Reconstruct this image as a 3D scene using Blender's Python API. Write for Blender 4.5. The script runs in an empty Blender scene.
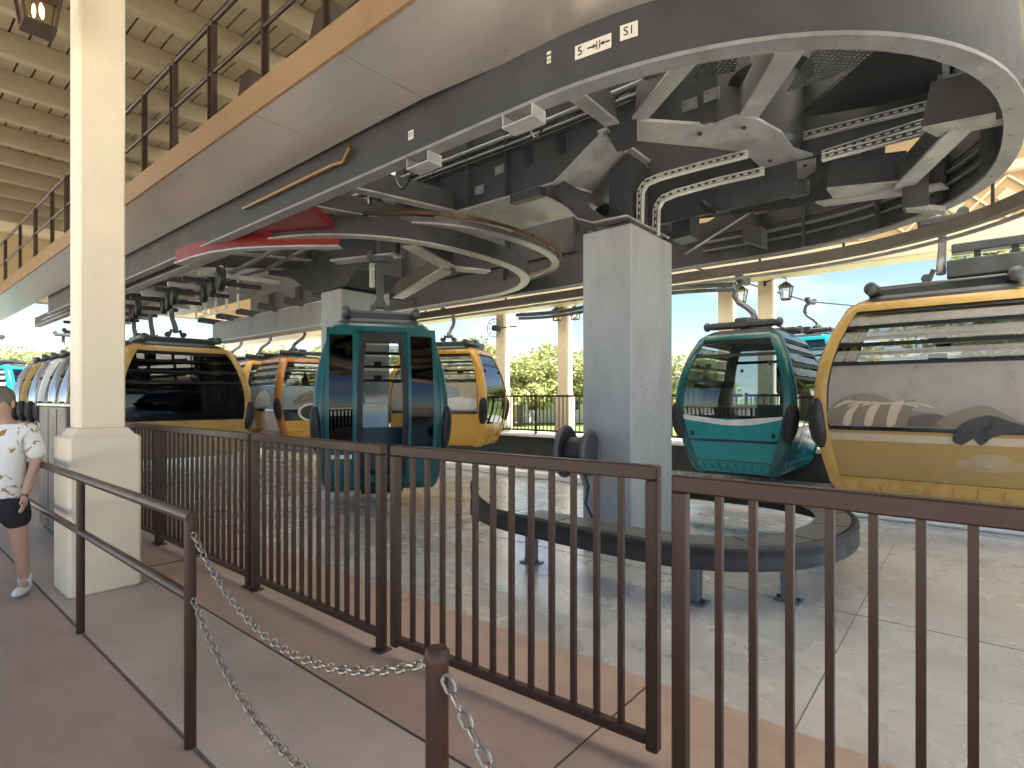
import bpy, math, random
from mathutils import Vector, Matrix
random.seed(11)
S = bpy.context.scene
COL = S.collection
F, CX, HY, HC = 550.0, 512.0, 398.0, 1.5
ANG = math.radians(-39.93)                 # station frame: x = along the tracks, y = across them
CA, SA = math.cos(ANG), math.sin(ANG)
def W2(s, n): return (CA*s - SA*n, SA*s + CA*n)
def SN(x, y): return (CA*x + SA*y, -SA*x + CA*y)
def pz(px, py, z):                         # sight line of a pixel met with the level z
    Y = (z-HC)/((HY-py)/F); s, n = SN((px-CX)/F*Y, Y); return (s, n, z)
def pn(px, py, n):                         # ... met with the upright plane n
    dx = (px-CX)/F; Y = n/(-SA*dx+CA); s, _ = SN(dx*Y, Y); return (s, n, HC+(HY-py)/F*Y)

# ------------------------------------------------------------------ materials
def nt(m): m.use_nodes = True; return m.node_tree.nodes, m.node_tree.links
def mat(name, c, rough=.5, metal=0.0, var=.18, scale=4.0, bump=0.0, bscale=60.0, c2=None, rvar=.12, spec=.5, stretch=None):
    m = bpy.data.materials.new(name); N, L = nt(m); b = N['Principled BSDF']
    b.inputs['Metallic'].default_value = metal
    b.inputs['Specular IOR Level'].default_value = spec
    tc = N.new('ShaderNodeTexCoord'); mp = N.new('ShaderNodeMapping')
    L.new(tc.outputs['Object'], mp.inputs['Vector'])
    if stretch: mp.inputs['Scale'].default_value = stretch
    no = N.new('ShaderNodeTexNoise'); no.inputs['Scale'].default_value = scale
    no.inputs['Detail'].default_value = 7; no.inputs['Roughness'].default_value = .65
    L.new(mp.outputs['Vector'], no.inputs['Vector'])
    cr = N.new('ShaderNodeValToRGB'); L.new(no.outputs['Fac'], cr.inputs['Fac'])
    lo = tuple(x*(1-var) for x in c) if c2 is None else c2
    hi = tuple(min(1, x*(1+var*.8)) for x in c)
    cr.color_ramp.elements[0].position = .3; cr.color_ramp.elements[1].position = .7
    cr.color_ramp.elements[0].color = (*lo, 1); cr.color_ramp.elements[1].color = (*hi, 1)
    L.new(cr.outputs['Color'], b.inputs['Base Color'])
    mr = N.new('ShaderNodeMapRange'); L.new(no.outputs['Fac'], mr.inputs['Value'])
    mr.inputs['From Min'].default_value = .3; mr.inputs['From Max'].default_value = .7
    mr.inputs['To Min'].default_value = max(.03, rough-rvar); mr.inputs['To Max'].default_value = min(1, rough+rvar)
    L.new(mr.outputs['Result'], b.inputs['Roughness'])
    if bump:
        n2 = N.new('ShaderNodeTexNoise'); n2.inputs['Scale'].default_value = bscale; n2.inputs['Detail'].default_value = 5
        L.new(mp.outputs['Vector'], n2.inputs['Vector'])
        bp = N.new('ShaderNodeBump'); bp.inputs['Strength'].default_value = bump; bp.inputs['Distance'].default_value = .02
        L.new(n2.outputs['Fac'], bp.inputs['Height']); L.new(bp.outputs['Normal'], b.inputs['Normal'])
    return m
def glass(name, tint, refl=.10, dens=1.0):
    m = bpy.data.materials.new(name); N, L = nt(m); N.remove(N['Principled BSDF'])
    out = N['Material Output']
    t = N.new('ShaderNodeBsdfTransparent'); t.inputs['Color'].default_value = (*tint, 1)
    g = N.new('ShaderNodeBsdfGlossy'); g.inputs['Roughness'].default_value = .02; g.inputs['Color'].default_value = (.95, .97, 1, 1)
    fr = N.new('ShaderNodeFresnel'); fr.inputs['IOR'].default_value = 1.5
    ad = N.new('ShaderNodeMath'); ad.operation = 'ADD'; ad.inputs[1].default_value = refl; ad.use_clamp = True
    L.new(fr.outputs['Fac'], ad.inputs[0])
    mx = N.new('ShaderNodeMixShader'); L.new(ad.outputs[0], mx.inputs['Fac'])
    L.new(t.outputs[0], mx.inputs[1]); L.new(g.outputs[0], mx.inputs[2]); L.new(mx.outputs[0], out.inputs['Surface'])
    return m
def film(name, c, alpha):
    m = mat(name, c, .35, var=.12, scale=6); N, L = nt(m); b = N['Principled BSDF']; b.inputs['Alpha'].default_value = alpha
    return m
M = {}
M['fence'] = mat('brown fence paint', (.052, .024, .015), .36, 0, .10, 5, .03, 160, rvar=.05, spec=.32)
M['rail_grey'] = mat('grey brown rail', (.15, .125, .11), .4, .3, .15, 4)
M['steel'] = mat('grey machine paint', (.044, .045, .048), .55, 0, .3, 2.2, .05, 90, spec=.3)
M['steel_dark'] = mat('dark machine paint', (.036, .037, .040), .5, .1, .3, 2.5)
M['galv'] = mat('bare pale steel flange', (.38, .375, .36), .45, .45, .28, 5, .05, 60)
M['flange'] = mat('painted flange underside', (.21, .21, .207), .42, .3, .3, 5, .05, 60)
M['galv_hi'] = mat('zinc tray', (.62, .61, .57), .4, .4, .15, 8)
M['red'] = mat('red oxide paint', (.17, .010, .009), .4, .05, .25, 4)
M['copper'] = mat('worn brown rail', (.17, .10, .045), .35, .5, .3, 4)
M['concrete_col'] = mat('smooth cast concrete', (.30, .31, .31), .42, 0, .2, 2.0, .12, 30, stretch=(1, 1, .35))
M['cream'] = mat('cream render', (.82, .69, .50), .55, 0, .06, 3, .06, 90)
M['cream_dark'] = mat('tan fascia paint', (.25, .145, .068), .5, 0, .1, 3)
M['alu'] = mat('brushed aluminium', (.74, .68, .61), .34, .7, .06, 1.5, 0, stretch=(1, 8, 1), rvar=.07)
M['rail'] = mat('bronze railing paint', (.06, .036, .024), .4, .3, .25, 10)
M['beam_wood'] = mat('painted timber', (.29, .235, .145), .6, 0, .12, 3, .05, 60, stretch=(6, 1, 6))
M['black'] = mat('black rubber', (.009, .009, .010), .5, 0, .25, 8)
M['darkgrey'] = mat('roof gear grey', (.075, .08, .085), .42, .3, .25, 6)
M['midgrey'] = mat('hanger grey', (.17, .175, .18), .4, .5, .25, 6)
M['teal'] = mat('teal lacquer', (.010, .095, .10), .22, 0, .08, 3, rvar=.05)
M['teal_b'] = mat('bright teal lacquer', (.012, .22, .24), .22, 0, .08, 3, rvar=.05)
M['yellow'] = mat('yellow lacquer', (.60, .30, .035), .25, 0, .08, 3, rvar=.05)
M['yellow_d'] = mat('mustard lacquer', (.50, .31, .09), .28, 0, .1, 3, rvar=.05)
M['mustard'] = mat('brown mustard panel', (.32, .21, .07), .3, 0, .06, 2, rvar=.05)
M['orange'] = mat('golden lacquer', (.62, .34, .06), .25, 0, .08, 3, rvar=.05)
M['redcab'] = mat('rusty orange lacquer', (.46, .18, .035), .25, 0, .08, 3, rvar=.05)
M['silver'] = mat('silver lacquer', (.62, .62, .60), .16, .8, .1, 3, rvar=.05)
M['white'] = mat('white paint', (.78, .77, .74), .45, 0, .08, 4)
M['seat'] = mat('dark seat shell', (.03, .034, .04), .5)
M['glass'] = glass('clear tinted glass', (.70, .76, .78), .01)
M['glass_dark'] = glass('dark tinted glass', (.16, .17, .18), .0)
M['glass_lamp'] = glass('lantern glass', (.9, .86, .75), .04)
M['film'] = film('mauve window film', (.31, .275, .245), .8)
M['film_hill'] = film('brown printed film', (.21, .16, .125), .85)
M['film_pale'] = film('pale printed film', (.50, .40, .29), .9)
M['film_dark'] = film('dark printed film', (.042, .040, .041), .95)
M['film_dark2'] = film('grey brown printed film', (.12, .10, .09), .8)
M['film_emblem'] = film('faint pale emblem film', (.55, .46, .33), .35)
M['film_white'] = film('white printed film', (.75, .74, .72), .8)
M['film_louver'] = film('grey louvre glass', (.34, .335, .32), .42)
M['film_blue'] = film('blue printed film', (.33, .42, .46), .6)
M['lamp'] = bpy.data.materials.new('warm bulb'); N, L = nt(M['lamp'])
N['Principled BSDF'].inputs['Base Color'].default_value = (.9, .8, .6, 1)
N['Principled BSDF'].inputs['Emission Color'].default_value = (1, .75, .42, 1); N['Principled BSDF'].inputs['Emission Strength'].default_value = 1.2
M['chain'] = mat('galvanised chain', (.33, .29, .25), .3, .9, .2, 40)
M['ink'] = mat('sign ink', (.012, .012, .012), .6)
M['sign'] = mat('sign plate', (.60, .56, .50), .5, 0, .08, 12)
M['bark'] = mat('bark', (.13, .10, .075), .85, 0, .3, 6, .4, 30)
M['path'] = mat('pale walk', (.50, .47, .42), .8, 0, .12, 1)
M['frieze'] = mat('tan frieze', (.50, .36, .20), .6, 0, .08, 3)
M['lattice'] = mat('pale green lattice', (.50, .56, .40), .6, 0, .08, 3)
M['tray_top'] = mat('grey guide plate', (.13, .13, .125), .4, .35, .2, 4)
M['queue_grey'] = mat('worn grey concrete', (.43, .345, .28), .55, 0, .25, 1.3, .12, 110, rvar=.15)
M['saw_cut'] = mat('saw cut', (.16, .145, .13), .8)
M['joint'] = mat('floor joint', (.10, .075, .06), .9)
def leafmat(name, a, b_):
    m = bpy.data.materials.new(name); N, L = nt(m); b = N['Principled BSDF']
    oi = N.new('ShaderNodeNewGeometry'); cr = N.new('ShaderNodeValToRGB')
    L.new(oi.outputs['Random Per Island'], cr.inputs['Fac']); cr.color_ramp.elements[0].color = (*a, 1); cr.color_ramp.elements[1].color = (*b_, 1)
    L.new(cr.outputs['Color'], b.inputs['Base Color']); b.inputs['Roughness'].default_value = .6
    tr = N.new('ShaderNodeBsdfTranslucent'); L.new(cr.outputs['Color'], tr.inputs['Color'])
    mx = N.new('ShaderNodeMixShader'); mx.inputs['Fac'].default_value = .35
    L.new(b.outputs[0], mx.inputs[1]); L.new(tr.outputs[0], mx.inputs[2]); L.new(mx.outputs[0], N['Material Output'].inputs['Surface'])
    return m
M['leaf'] = leafmat('bright leaves', (.27, .29, .10), (.48, .50, .23))
M['leaf2'] = leafmat('deep leaves', (.16, .19, .07), (.34, .38, .15))
M['grass'] = mat('lawn', (.13, .19, .045), .85, 0, .35, 1.2, .4, 40)

def floor_mat(name, c, stain, rough, scale):
    m = mat(name, c, rough, 0, .18, scale, .10, 70, rvar=.16); N, L = nt(m); b = N['Principled BSDF']
    src = b.inputs['Base Color'].links[0].from_socket
    tc = N.new('ShaderNodeTexCoord'); n2 = N.new('ShaderNodeTexNoise'); n2.inputs['Scale'].default_value = .55; n2.inputs['Detail'].default_value = 9
    n2.inputs['Roughness'].default_value = .62; n2.inputs['Distortion'].default_value = .3
    L.new(tc.outputs['Object'], n2.inputs['Vector'])
    cr = N.new('ShaderNodeValToRGB'); cr.color_ramp.elements[0].position = .36; cr.color_ramp.elements[1].position = .68
    L.new(n2.outputs['Fac'], cr.inputs['Fac'])
    mx = N.new('ShaderNodeMix'); mx.data_type = 'RGBA'; mx.blend_type = 'MIX'
    L.new(cr.outputs['Color'], mx.inputs['Factor']); L.new(src, mx.inputs['A']); mx.inputs['B'].default_value = (*stain, 1)
    # fine dark specks and scuffs
    n3 = N.new('ShaderNodeTexNoise'); n3.inputs['Scale'].default_value = 7; n3.inputs['Detail'].default_value = 10; n3.inputs['Roughness'].default_value = .75
    mp = N.new('ShaderNodeMapping'); mp.inputs['Scale'].default_value = (.35, 1, 1); L.new(tc.outputs['Object'], mp.inputs['Vector']); L.new(mp.outputs[0], n3.inputs['Vector'])
    c3 = N.new('ShaderNodeValToRGB'); c3.color_ramp.elements[0].position = .22; c3.color_ramp.elements[1].position = .52
    c3.color_ramp.elements[0].color = (.78, .78, .78, 1); c3.color_ramp.elements[1].color = (1, 1, 1, 1)
    L.new(n3.outputs['Fac'], c3.inputs['Fac'])
    m2 = N.new('ShaderNodeMix'); m2.data_type = 'RGBA'; m2.blend_type = 'MULTIPLY'; m2.inputs['Factor'].default_value = 1
    L.new(mx.outputs['Result'], m2.inputs['A']); L.new(c3.outputs['Color'], m2.inputs['B'])
    L.new(m2.outputs['Result'], b.inputs['Base Color'])
    return m
M['floor'] = floor_mat('station floor concrete', (.42, .41, .392), (.50, .492, .475), .26, 1.1)
b_ = M['floor'].node_tree.nodes['Principled BSDF']; b_.inputs['Coat Weight'].default_value = 1.0; b_.inputs['Coat Roughness'].default_value = .22; b_.inputs['Specular IOR Level'].default_value = .9
M['queue'] = floor_mat('brown queue concrete', (.44, .305, .235), (.35, .245, .19), .55, 1.6)
def perforated():
    m = bpy.data.materials.new('perforated sheet'); N, L = nt(m); b = N['Principled BSDF']
    b.inputs['Base Color'].default_value = (.05, .052, .056, 1); b.inputs['Roughness'].default_value = .5
    tc = N.new('ShaderNodeTexCoord'); mp = N.new('ShaderNodeMapping'); mp.inputs['Scale'].default_value = (26, 26, 0); mp.inputs['Rotation'].default_value = (0, 0, .785)
    L.new(tc.outputs['Object'], mp.inputs['Vector'])
    fr = N.new('ShaderNodeVectorMath'); fr.operation = 'FRACTION'; L.new(mp.outputs[0], fr.inputs[0])
    d = N.new('ShaderNodeVectorMath'); d.operation = 'DISTANCE'; L.new(fr.outputs[0], d.inputs[0]); d.inputs[1].default_value = (.5, .5, 0)
    g = N.new('ShaderNodeMath'); g.operation = 'GREATER_THAN'; g.inputs[1].default_value = .33; L.new(d.outputs['Value'], g.inputs[0])
    L.new(g.outputs[0], b.inputs['Alpha']); return m
M['perf'] = perforated()

# ------------------------------------------------------------------ mesh collector
class MB:
    def __init__(self): self.v = []; self.f = []; self.smooth = False; self.mi = 0; self.fm = []
    def add(self, vs, fs):
        o = len(self.v); self.v += [tuple(p) for p in vs]; self.f += [tuple(i+o for i in f) for f in fs]; self.fm += [self.mi]*len(fs); return self
    def box(self, x0, x1, y0, y1, z0, z1):
        return self.add([(x0,y0,z0),(x1,y0,z0),(x1,y1,z0),(x0,y1,z0),(x0,y0,z1),(x1,y0,z1),(x1,y1,z1),(x0,y1,z1)],
            [(0,3,2,1),(4,5,6,7),(0,1,5,4),(1,2,6,5),(2,3,7,6),(3,0,4,7)])
    def bbox(self, x0, x1, y0, y1, z0, z1, b=.006):          # box with chamfered upright and level edges
        vs = []; 
        for z, ins in ((z0, b), (z0+b, 0), (z1-b, 0), (z1, b)):
            X0, X1, Y0, Y1 = x0+ins, x1-ins, y0+ins, y1-ins
            vs += [(X0+b,Y0,z),(X1-b,Y0,z),(X1,Y0+b,z),(X1,Y1-b,z),(X1-b,Y1,z),(X0+b,Y1,z),(X0,Y1-b,z),(X0,Y0+b,z)]
        fs = [tuple(range(7,-1,-1)), tuple(range(24,32))]
        for k in range(3):
            for i in range(8): fs.append((k*8+i, k*8+(i+1)%8, k*8+8+(i+1)%8, k*8+8+i))
        return self.add(vs, fs)
    def bar(self, p, q, w, h, up=(0,0,1)):
        p, q = Vector(p), Vector(q); d = (q-p).normalized(); u = Vector(up)
        if abs(d.dot(u)) > .98: u = Vector((1,0,0))
        r = d.cross(u).normalized()*w/2; u = r.cross(d).normalized()*h/2
        vs = [p-r-u,p+r-u,p+r+u,p-r+u,q-r-u,q+r-u,q+r+u,q-r+u]
        return self.add(vs, [(0,1,2,3),(7,6,5,4),(0,4,5,1),(1,5,6,2),(2,6,7,3),(3,7,4,0)])
    def tube(self, pts, r, seg=10, closed=False):
        pts = [Vector(p) for p in pts]; n = len(pts); vs = []; prev = None
        for i, p in enumerate(pts):
            a = pts[(i-1) % n] if (closed or i) else p; b = pts[(i+1) % n] if (closed or i < n-1) else p
            d = (b-a).normalized()
            if prev is None:
                u = d.cross(Vector((0,0,1)) if abs(d.z) < .9 else Vector((1,0,0))).normalized()
            else: u = (prev - d*prev.dot(d)).normalized()
            prev = u; w = d.cross(u); rr = r[i] if isinstance(r, (list, tuple)) else r
            vs += [p + (u*math.cos(t)+w*math.sin(t))*rr for t in [2*math.pi*k/seg for k in range(seg)]]
        fs = []
        for i in range(n if closed else n-1):
            j = (i+1) % n
            for k in range(seg): fs.append((i*seg+k, i*seg+(k+1)%seg, j*seg+(k+1)%seg, j*seg+k))
        if not closed: fs += [tuple(range(seg-1,-1,-1)), tuple((n-1)*seg+k for k in range(seg))]
        return self.add(vs, fs)
    def prism(self, poly, off):                              # 3D polygon with a real thickness
        off = Vector(off); n = len(poly); vs = [Vector(p) for p in poly]; vs += [p+off for p in vs[:n]]
        return self.add(vs, [tuple(range(n-1,-1,-1)), tuple(range(n,2*n))] + [(i,(i+1)%n,n+(i+1)%n,n+i) for i in range(n)])
    def sweep(self, path, prof, closed=False):               # (o, z) section swept along a level path; o is to the left of travel
        n = len(path); m = len(prof); vs = []
        for i, (s, t) in enumerate(path):
            a = path[(i-1)%n] if (closed or i) else path[i]; b = path[(i+1)%n] if (closed or i < n-1) else path[i]
            d = Vector((b[0]-a[0], b[1]-a[1])).normalized(); nx, ny = -d.y, d.x
            vs += [(s+nx*o, t+ny*o, z) for o, z in prof]
        fs = []
        for i in range(n if closed else n-1):
            j = (i+1)%n
            for k in range(m): fs.append((i*m+k, i*m+(k+1)%m, j*m+(k+1)%m, j*m+k))
        if not closed: fs += [tuple(range(m-1,-1,-1)), tuple((n-1)*m+k for k in range(m))]
        return self.add(vs, fs)
    def lathe(self, c, axis, prof, seg=24):                  # prof: (radius, distance along axis)
        ax = Vector(axis).normalized(); u = ax.cross(Vector((0,0,1)) if abs(ax.z) < .9 else Vector((1,0,0))).normalized(); w = ax.cross(u)
        c = Vector(c); m = len(prof); vs = []
        for k in range(seg):
            t = 2*math.pi*k/seg; dr = u*math.cos(t)+w*math.sin(t)
            vs += [c + ax*h + dr*r for r, h in prof]
        fs = []
        for k in range(seg):
            j = (k+1)%seg
            for i in range(m-1): fs.append((k*m+i, j*m+i, j*m+i+1, k*m+i+1))
        return self.add(vs, fs)
    def ball(self, c, rx, ry, rz, seg=16, rings=10):
        c = Vector(c); vs = []; fs = []
        for i in range(rings+1):
            a = math.pi*i/rings
            for k in range(seg):
                t = 2*math.pi*k/seg; vs.append(c + Vector((rx*math.sin(a)*math.cos(t), ry*math.sin(a)*math.sin(t), rz*math.cos(a))))
        for i in range(rings):
            for k in range(seg): fs.append((i*seg+k, (i+1)*seg+k, (i+1)*seg+(k+1)%seg, i*seg+(k+1)%seg))
        return self.add(vs, fs)
    def build(self, name, m, parent=None, smooth=False):
        base = BASE.get(parent.name, (0,0,0)) if parent else (0,0,0)
        me = bpy.data.meshes.new(name); me.from_pydata([(a-base[0], b-base[1], c-base[2]) for a,b,c in self.v], [], self.f)
        if self.mi: me.polygons.foreach_set('material_index', self.fm)
        import bmesh
        bm = bmesh.new(); bm.from_mesh(me); bmesh.ops.recalc_face_normals(bm, faces=bm.faces); bm.to_mesh(me); bm.free()
        for q in (m if isinstance(m, (list, tuple)) else [m]): me.materials.append(q if not isinstance(q, str) else M[q])
        if smooth or self.smooth:
            for p in me.polygons: p.use_smooth = True
            try: me.set_sharp_from_angle(angle=math.radians(38))
            except Exception: pass
        o = bpy.data.objects.new(name, me); COL.objects.link(o)
        if parent: o.parent = parent; BASE[o.name] = base
        return o
BASE = {}
def tag(o, label, cat, group=None, kind='thing'):
    o['label'] = label; o['category'] = cat; o['kind'] = kind
    if group: o['group'] = group
    return o
def thing(name, label, cat, base=(0,0,0), group=None, local=False, rot=0.0):
    # station frame things keep station coordinates; local things are built about their own base
    o = bpy.data.objects.new(name, None); COL.objects.link(o); o.empty_display_size = .2
    if local: o.location = base; o.rotation_euler = (0,0,rot); BASE[o.name] = (0,0,0)
    else:
        x, y = W2(base[0], base[1]); o.location = (x, y, base[2]); o.rotation_euler = (0,0,ANG); BASE[o.name] = base
    return tag(o, label, cat, group)
def struct(o, kind='structure'):
    o['kind'] = kind; o.rotation_euler = (0,0,ANG); return o
def copy_tree(o, parent=None):
    c = o.copy(); COL.objects.link(c)
    if parent: c.parent = parent
    for ch in list(o.children): copy_tree(ch, c)
    return c

# ------------------------------------------------------------------ setting: ground and floors
b = MB(); b.add([(-900,-900,-.03),(900,-900,-.03),(900,1500,-.03),(-900,1500,-.03)], [(0,1,2,3)]); struct(b.build('ground', 'grass'))
b = MB(); b.box(-70, 60, -60, -1.9, -.025, -.004); struct(b.build('bounce_pavement', 'path'))  # unseen pale ground behind the camera, added to bounce sunlight under the roof
b = MB(); b.box(-70, 60, -1.895, 2.72, -.025, 0); struct(b.build('floor', 'queue'))
b = MB(); b.box(-70, 60, 2.722, 10.93, -.024, -.002); struct(b.build('floor', 'floor'))
b = MB(); b.box(-70, 60, .94, 1.585, -.01, .004); struct(b.build('floor', 'queue_grey'))
b = MB()
for n0 in (.925, 1.592): b.box(-70, 60, n0, n0+.008, -.01, .006)
for s0 in (-9.1, -5.6, -1.30): b.box(s0, s0+.006, 1.604, 2.715, -.01, .006)
o = struct(b.build('floor', 'joint'))
b = MB()
for n0 in (4.45, 7.9): b.box(-70, 60, n0, n0+.006, -.01, .0005)
for s0 in (-8.4, -4.65, -.62): b.box(s0, s0+.006, 2.73, 10.9, -.01, .0008)
struct(b.build('floor', 'saw_cut'))
b = MB(); b.box(-80, 70, 15.0, 20, -.026, -.012); struct(b.build('path', 'path'))

# ------------------------------------------------------------------ fences
FN = 2.01
def fence_section(label, p, q, nb, top=1.225, bot=.075, name='fence', cat='fence', group='brown metal fence sections along the platform', posts=True, w=.052, bw=.024):
    p, q = Vector((*p, 0)), Vector((*q, 0)); d = (q-p); Lg = d.length; rot = math.atan2(d.y, d.x)
    x, y = W2(p.x, p.y)
    t = thing(name, label, cat, (x, y, 0), group, local=True, rot=rot+ANG)
    MB().bbox(0, Lg, -w/2, w/2, top-.06, top).build('top_rail', 'fence', t)
    MB().bbox(w, Lg-w, -w/2+.004, w/2-.004, bot, bot+.045).build('bottom_rail', 'fence', t)
    for xx in (0, Lg-w): 
        MB().bbox(xx, xx+w, -w/2, w/2, 0.012 if posts else bot-.02, top-.06).build('stile', 'fence', t)
        if posts: MB().bbox(xx-.02, xx+w+.02, -w/2-.02, w/2+.02, 0, .012, .003).build('base_plate', 'fence', t)
    gap = (Lg-2*w)/(nb+1)
    proto = None
    for k in range(nb):
        cx = w + gap*(k+1)
        if proto is None:
            proto = MB().box(-bw/2, bw/2, -bw/2, bw/2, bot+.045, top-.06).build('baluster', 'fence', t); ob = proto
        else:
            ob = proto.copy(); COL.objects.link(ob); ob.parent = t
        ob.location = (cx, 0, 0)
    return t
S385 = SN(-.75, 3.248)[0]; S265 = SN(-1.98, 4.41)[0]
fence_section('brown bar fence section between the hinged gate and the next pair of posts', (S265+.03, FN), (S385-.01, FN), 13)
fence_section('long brown bar fence section in front of the yellow cabin with dark windows', (S265-2.05, FN), (S265-.03, FN), 16)
fence_section('farthest brown bar fence section, beside the cream column plinth', (S265-4.2, FN), (S265-2.08, FN), 16)
gx, gn = SN(.60, 2.24)
fence_section('brown bar gate standing slightly ajar behind the short chain post', (S385+.06, FN+.01), (gx, gn), 12, name='gate', cat='gate', group=None, posts=False)
rs, rn = SN(.60, 1.975)
fence_section('nearest brown bar fence section, right of the gate and in front of the mustard cabin', (rs-.02, rn), (rs+1.75, rn-.0), 14)

# hand rail, chains and chain post
HN = .925
def w2s(x, y): return SN(x, y)
hs = [SN(-1.428, 2.31)[0]]; hs += [hs[0]-1.79, hs[0]-3.6, hs[0]-5.4]
t = thing('handrail', 'brown two-bar pipe handrail running back past the cream column', 'handrail', (hs[0], HN, 0))
for s in hs: MB().tube([(s, HN, 0), (s, HN, .985)], .024, 14).build('post', 'fence', t, True)
MB().tube([(hs[-1], HN, .99), (hs[0]+.02, HN, .99)], .026, 14).build('top_rail', 'fence', t, True)
MB().tube([(hs[-1], HN, .645), (hs[0], HN, .645)], .022, 14).build('middle_rail', 'fence', t, True)
bs, bn = SN(-.158, 1.16)
t = thing('chain_post', 'short round brown post with a flat cap holding the chain ends', 'post', (bs, bn, 0))
MB().tube([(bs, bn, 0), (bs, bn, .96)], .0245, 18).build('pole', 'fence', t, True)
MB().lathe((bs, bn, .96), (0,0,1), [(.0265,-.012),(.0265,.006),(.021,.013),(.001,.014)], 18).build('cap', 'fence', t, True)
for dz in (.925, .60): MB().tube([(bs-.045, bn, dz), (bs-.02, bn, dz)], .006, 8).build('hook', 'chain', t, True)
def chain(label, p, q, sag):
    p, q = Vector(p), Vector(q); mb = MB(); fine = []
    for i in range(400):
        u = i/399; c = p.lerp(q, u); c.z -= sag*4*u*(1-u); fine.append(c)
    pitch, Ll, Wl, r = .034, .046, .027, .0042
    pts = [fine[0]]; 
    for c in fine:
        if (c-pts[-1]).length >= pitch: pts.append(c)
    for i in range(len(pts)-1):
        c = (pts[i]+pts[i+1])/2; d = (pts[i+1]-pts[i]).normalized(); side = d.cross(Vector((0,0,1))).normalized(); up = side.cross(d)
        a = math.radians(40 if i % 2 else -50); e = side*math.cos(a)+up*math.sin(a)
        h = (Ll-Wl)/2; ring = []
        for k in range(7): th = -math.pi/2+math.pi*k/6; ring.append(c + d*(h+(Wl/2-r)*math.cos(th)) + e*((Wl/2-r)*math.sin(th)))
        for k in range(7): th = math.pi/2+math.pi*k/6; ring.append(c + d*(-h+(Wl/2-r)*math.cos(th)) + e*((Wl/2-r)*math.sin(th)))
        mb.tube(ring, r, 6, True)
    o = mb.build('chain', 'chain', None, True); o.rotation_euler = (0,0,ANG)
    return tag(o, label, 'chain')
chain('upper galvanised chain sagging from the handrail end to the short post', (hs[0]+.028, HN, .925), (bs-.045, bn, .925), .20)
chain('lower galvanised chain sagging from the middle rail towards the floor', (hs[0]+.028, HN, .645), (bs-.045, bn, .60), .21)
chain('galvanised chain dropping from the right side of the short post', (bs+.028, bn-.005, .925), (bs+1.35, bn-.12, .80), .30)

# ------------------------------------------------------------------ cream column with plinth, lantern
def cream_column(cs, cn, label, ztop, pw=.235, sw=.148, ph=1.21, group=None, small=False):
    t = thing('column', label, 'column', (cs, cn, 0), group)
    mb = MB(); mb.bbox(cs-pw, cs+pw, cn-pw, cn+pw, 0, ph, .02 if not small else .01)
    mb.build('plinth', 'cream', t)
    mb = MB(); w0 = pw-.035; w1 = sw+.012
    mb.add([(cs+a*w0, cn+c*w0, ph) for a, c in ((-1,-1),(1,-1),(1,1),(-1,1))]+[(cs+a*w1, cn+c*w1, ph+.055) for a, c in ((-1,-1),(1,-1),(1,1),(-1,1))],
           [(0,1,5,4),(1,2,6,5),(2,3,7,6),(3,0,4,7),(4,5,6,7)]); mb.build('plinth_cap', 'cream', t)
    MB().bbox(cs-sw, cs+sw, cn-sw, cn+sw, ph+.05, ztop, .012).build('shaft', 'cream', t)
    return t
cs, cn = SN(-3.305, 4.39)
cream_column(cs, cn, 'tall cream square column on a wide plinth beside the handrail', 6.0)
def lantern(px, py, Y, label, size, arm_to=None, group=None, lit=True):
    x = (px-CX)/F*Y; z = HC+(HY-py)/F*Y; s, n = SN(x, Y)
    t = thing('lantern', label, 'lantern', (s, n, z), group)
    a, c_, h = size*.5, size*.34, size*1.25
    def ringq(r, z0, z1, e): return MB().box(s-r, s+r, n-r, n+r, z0, z1)
    ringq(c_*1.1, z, z+.12*size, 0).build('base_frame', 'rail', t)
    for sx in (-1,1):
        for sy in (-1,1): MB().bar((s+sx*c_, n+sy*c_, z+.1*size), (s+sx*a, n+sy*a, z+h), .07*size, .07*size).build('corner_bar', 'rail', t)
    mb = MB(); k = .96
    vs = [(s+sx*c_*k, n+sy*c_*k, z+.12*size) for sx, sy in ((-1,-1),(1,-1),(1,1),(-1,1))]+[(s+sx*a*k, n+sy*a*k, z+h) for sx, sy in ((-1,-1),(1,-1),(1,1),(-1,1))]
    mb.add(vs, [(0,1,5,4),(1,2,6,5),(2,3,7,6),(3,0,4,7)]).build('pane', 'glass_lamp', t)
    mb = MB(); vs = [(s+sx*a*1.2, n+sy*a*1.2, z+h) for sx, sy in ((-1,-1),(1,-1),(1,1),(-1,1))]+[(s+sx*a*.3, n+sy*a*.3, z+h+size*.45) for sx, sy in ((-1,-1),(1,-1),(1,1),(-1,1))]
    mb.add(vs, [(0,1,5,4),(1,2,6,5),(2,3,7,6),(3,0,4,7),(4,5,6,7),(3,2,1,0)]).build('hood', 'rail', t)
    for dx, dy in ((.1,.05),(-.1,-.08),(0,.1)):
        MB().ball((s+dx*size, n+dy*size, z+.6*size), .05*size, .05*size, .22*size, 8, 6).build('bulb', 'lamp', t, True)
    top = z+h+size*.45
    if arm_to:
        e = Vector((arm_to[0], arm_to[1], top+size*.4)); p = Vector((s, n, top)); 
        pts = [p, p+Vector((0,0,size*.35)), p.lerp(e, .3)+Vector((0,0,size*.55)), e]
        MB().tube(pts, .05*size, 8).build('bracket', 'rail', t, True)
        MB().bbox(e.x-.1*size, e.x+.1*size, e.y-.1*size, e.y+.1*size, e.z-.35*size, e.z+.25*size).build('wall_plate', 'rail', t)
    return t
lantern(38, 31, 3.9, 'dark framed lantern with lit bulbs on the near cream column', .24, (cs-.15, cn-.05))

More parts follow.
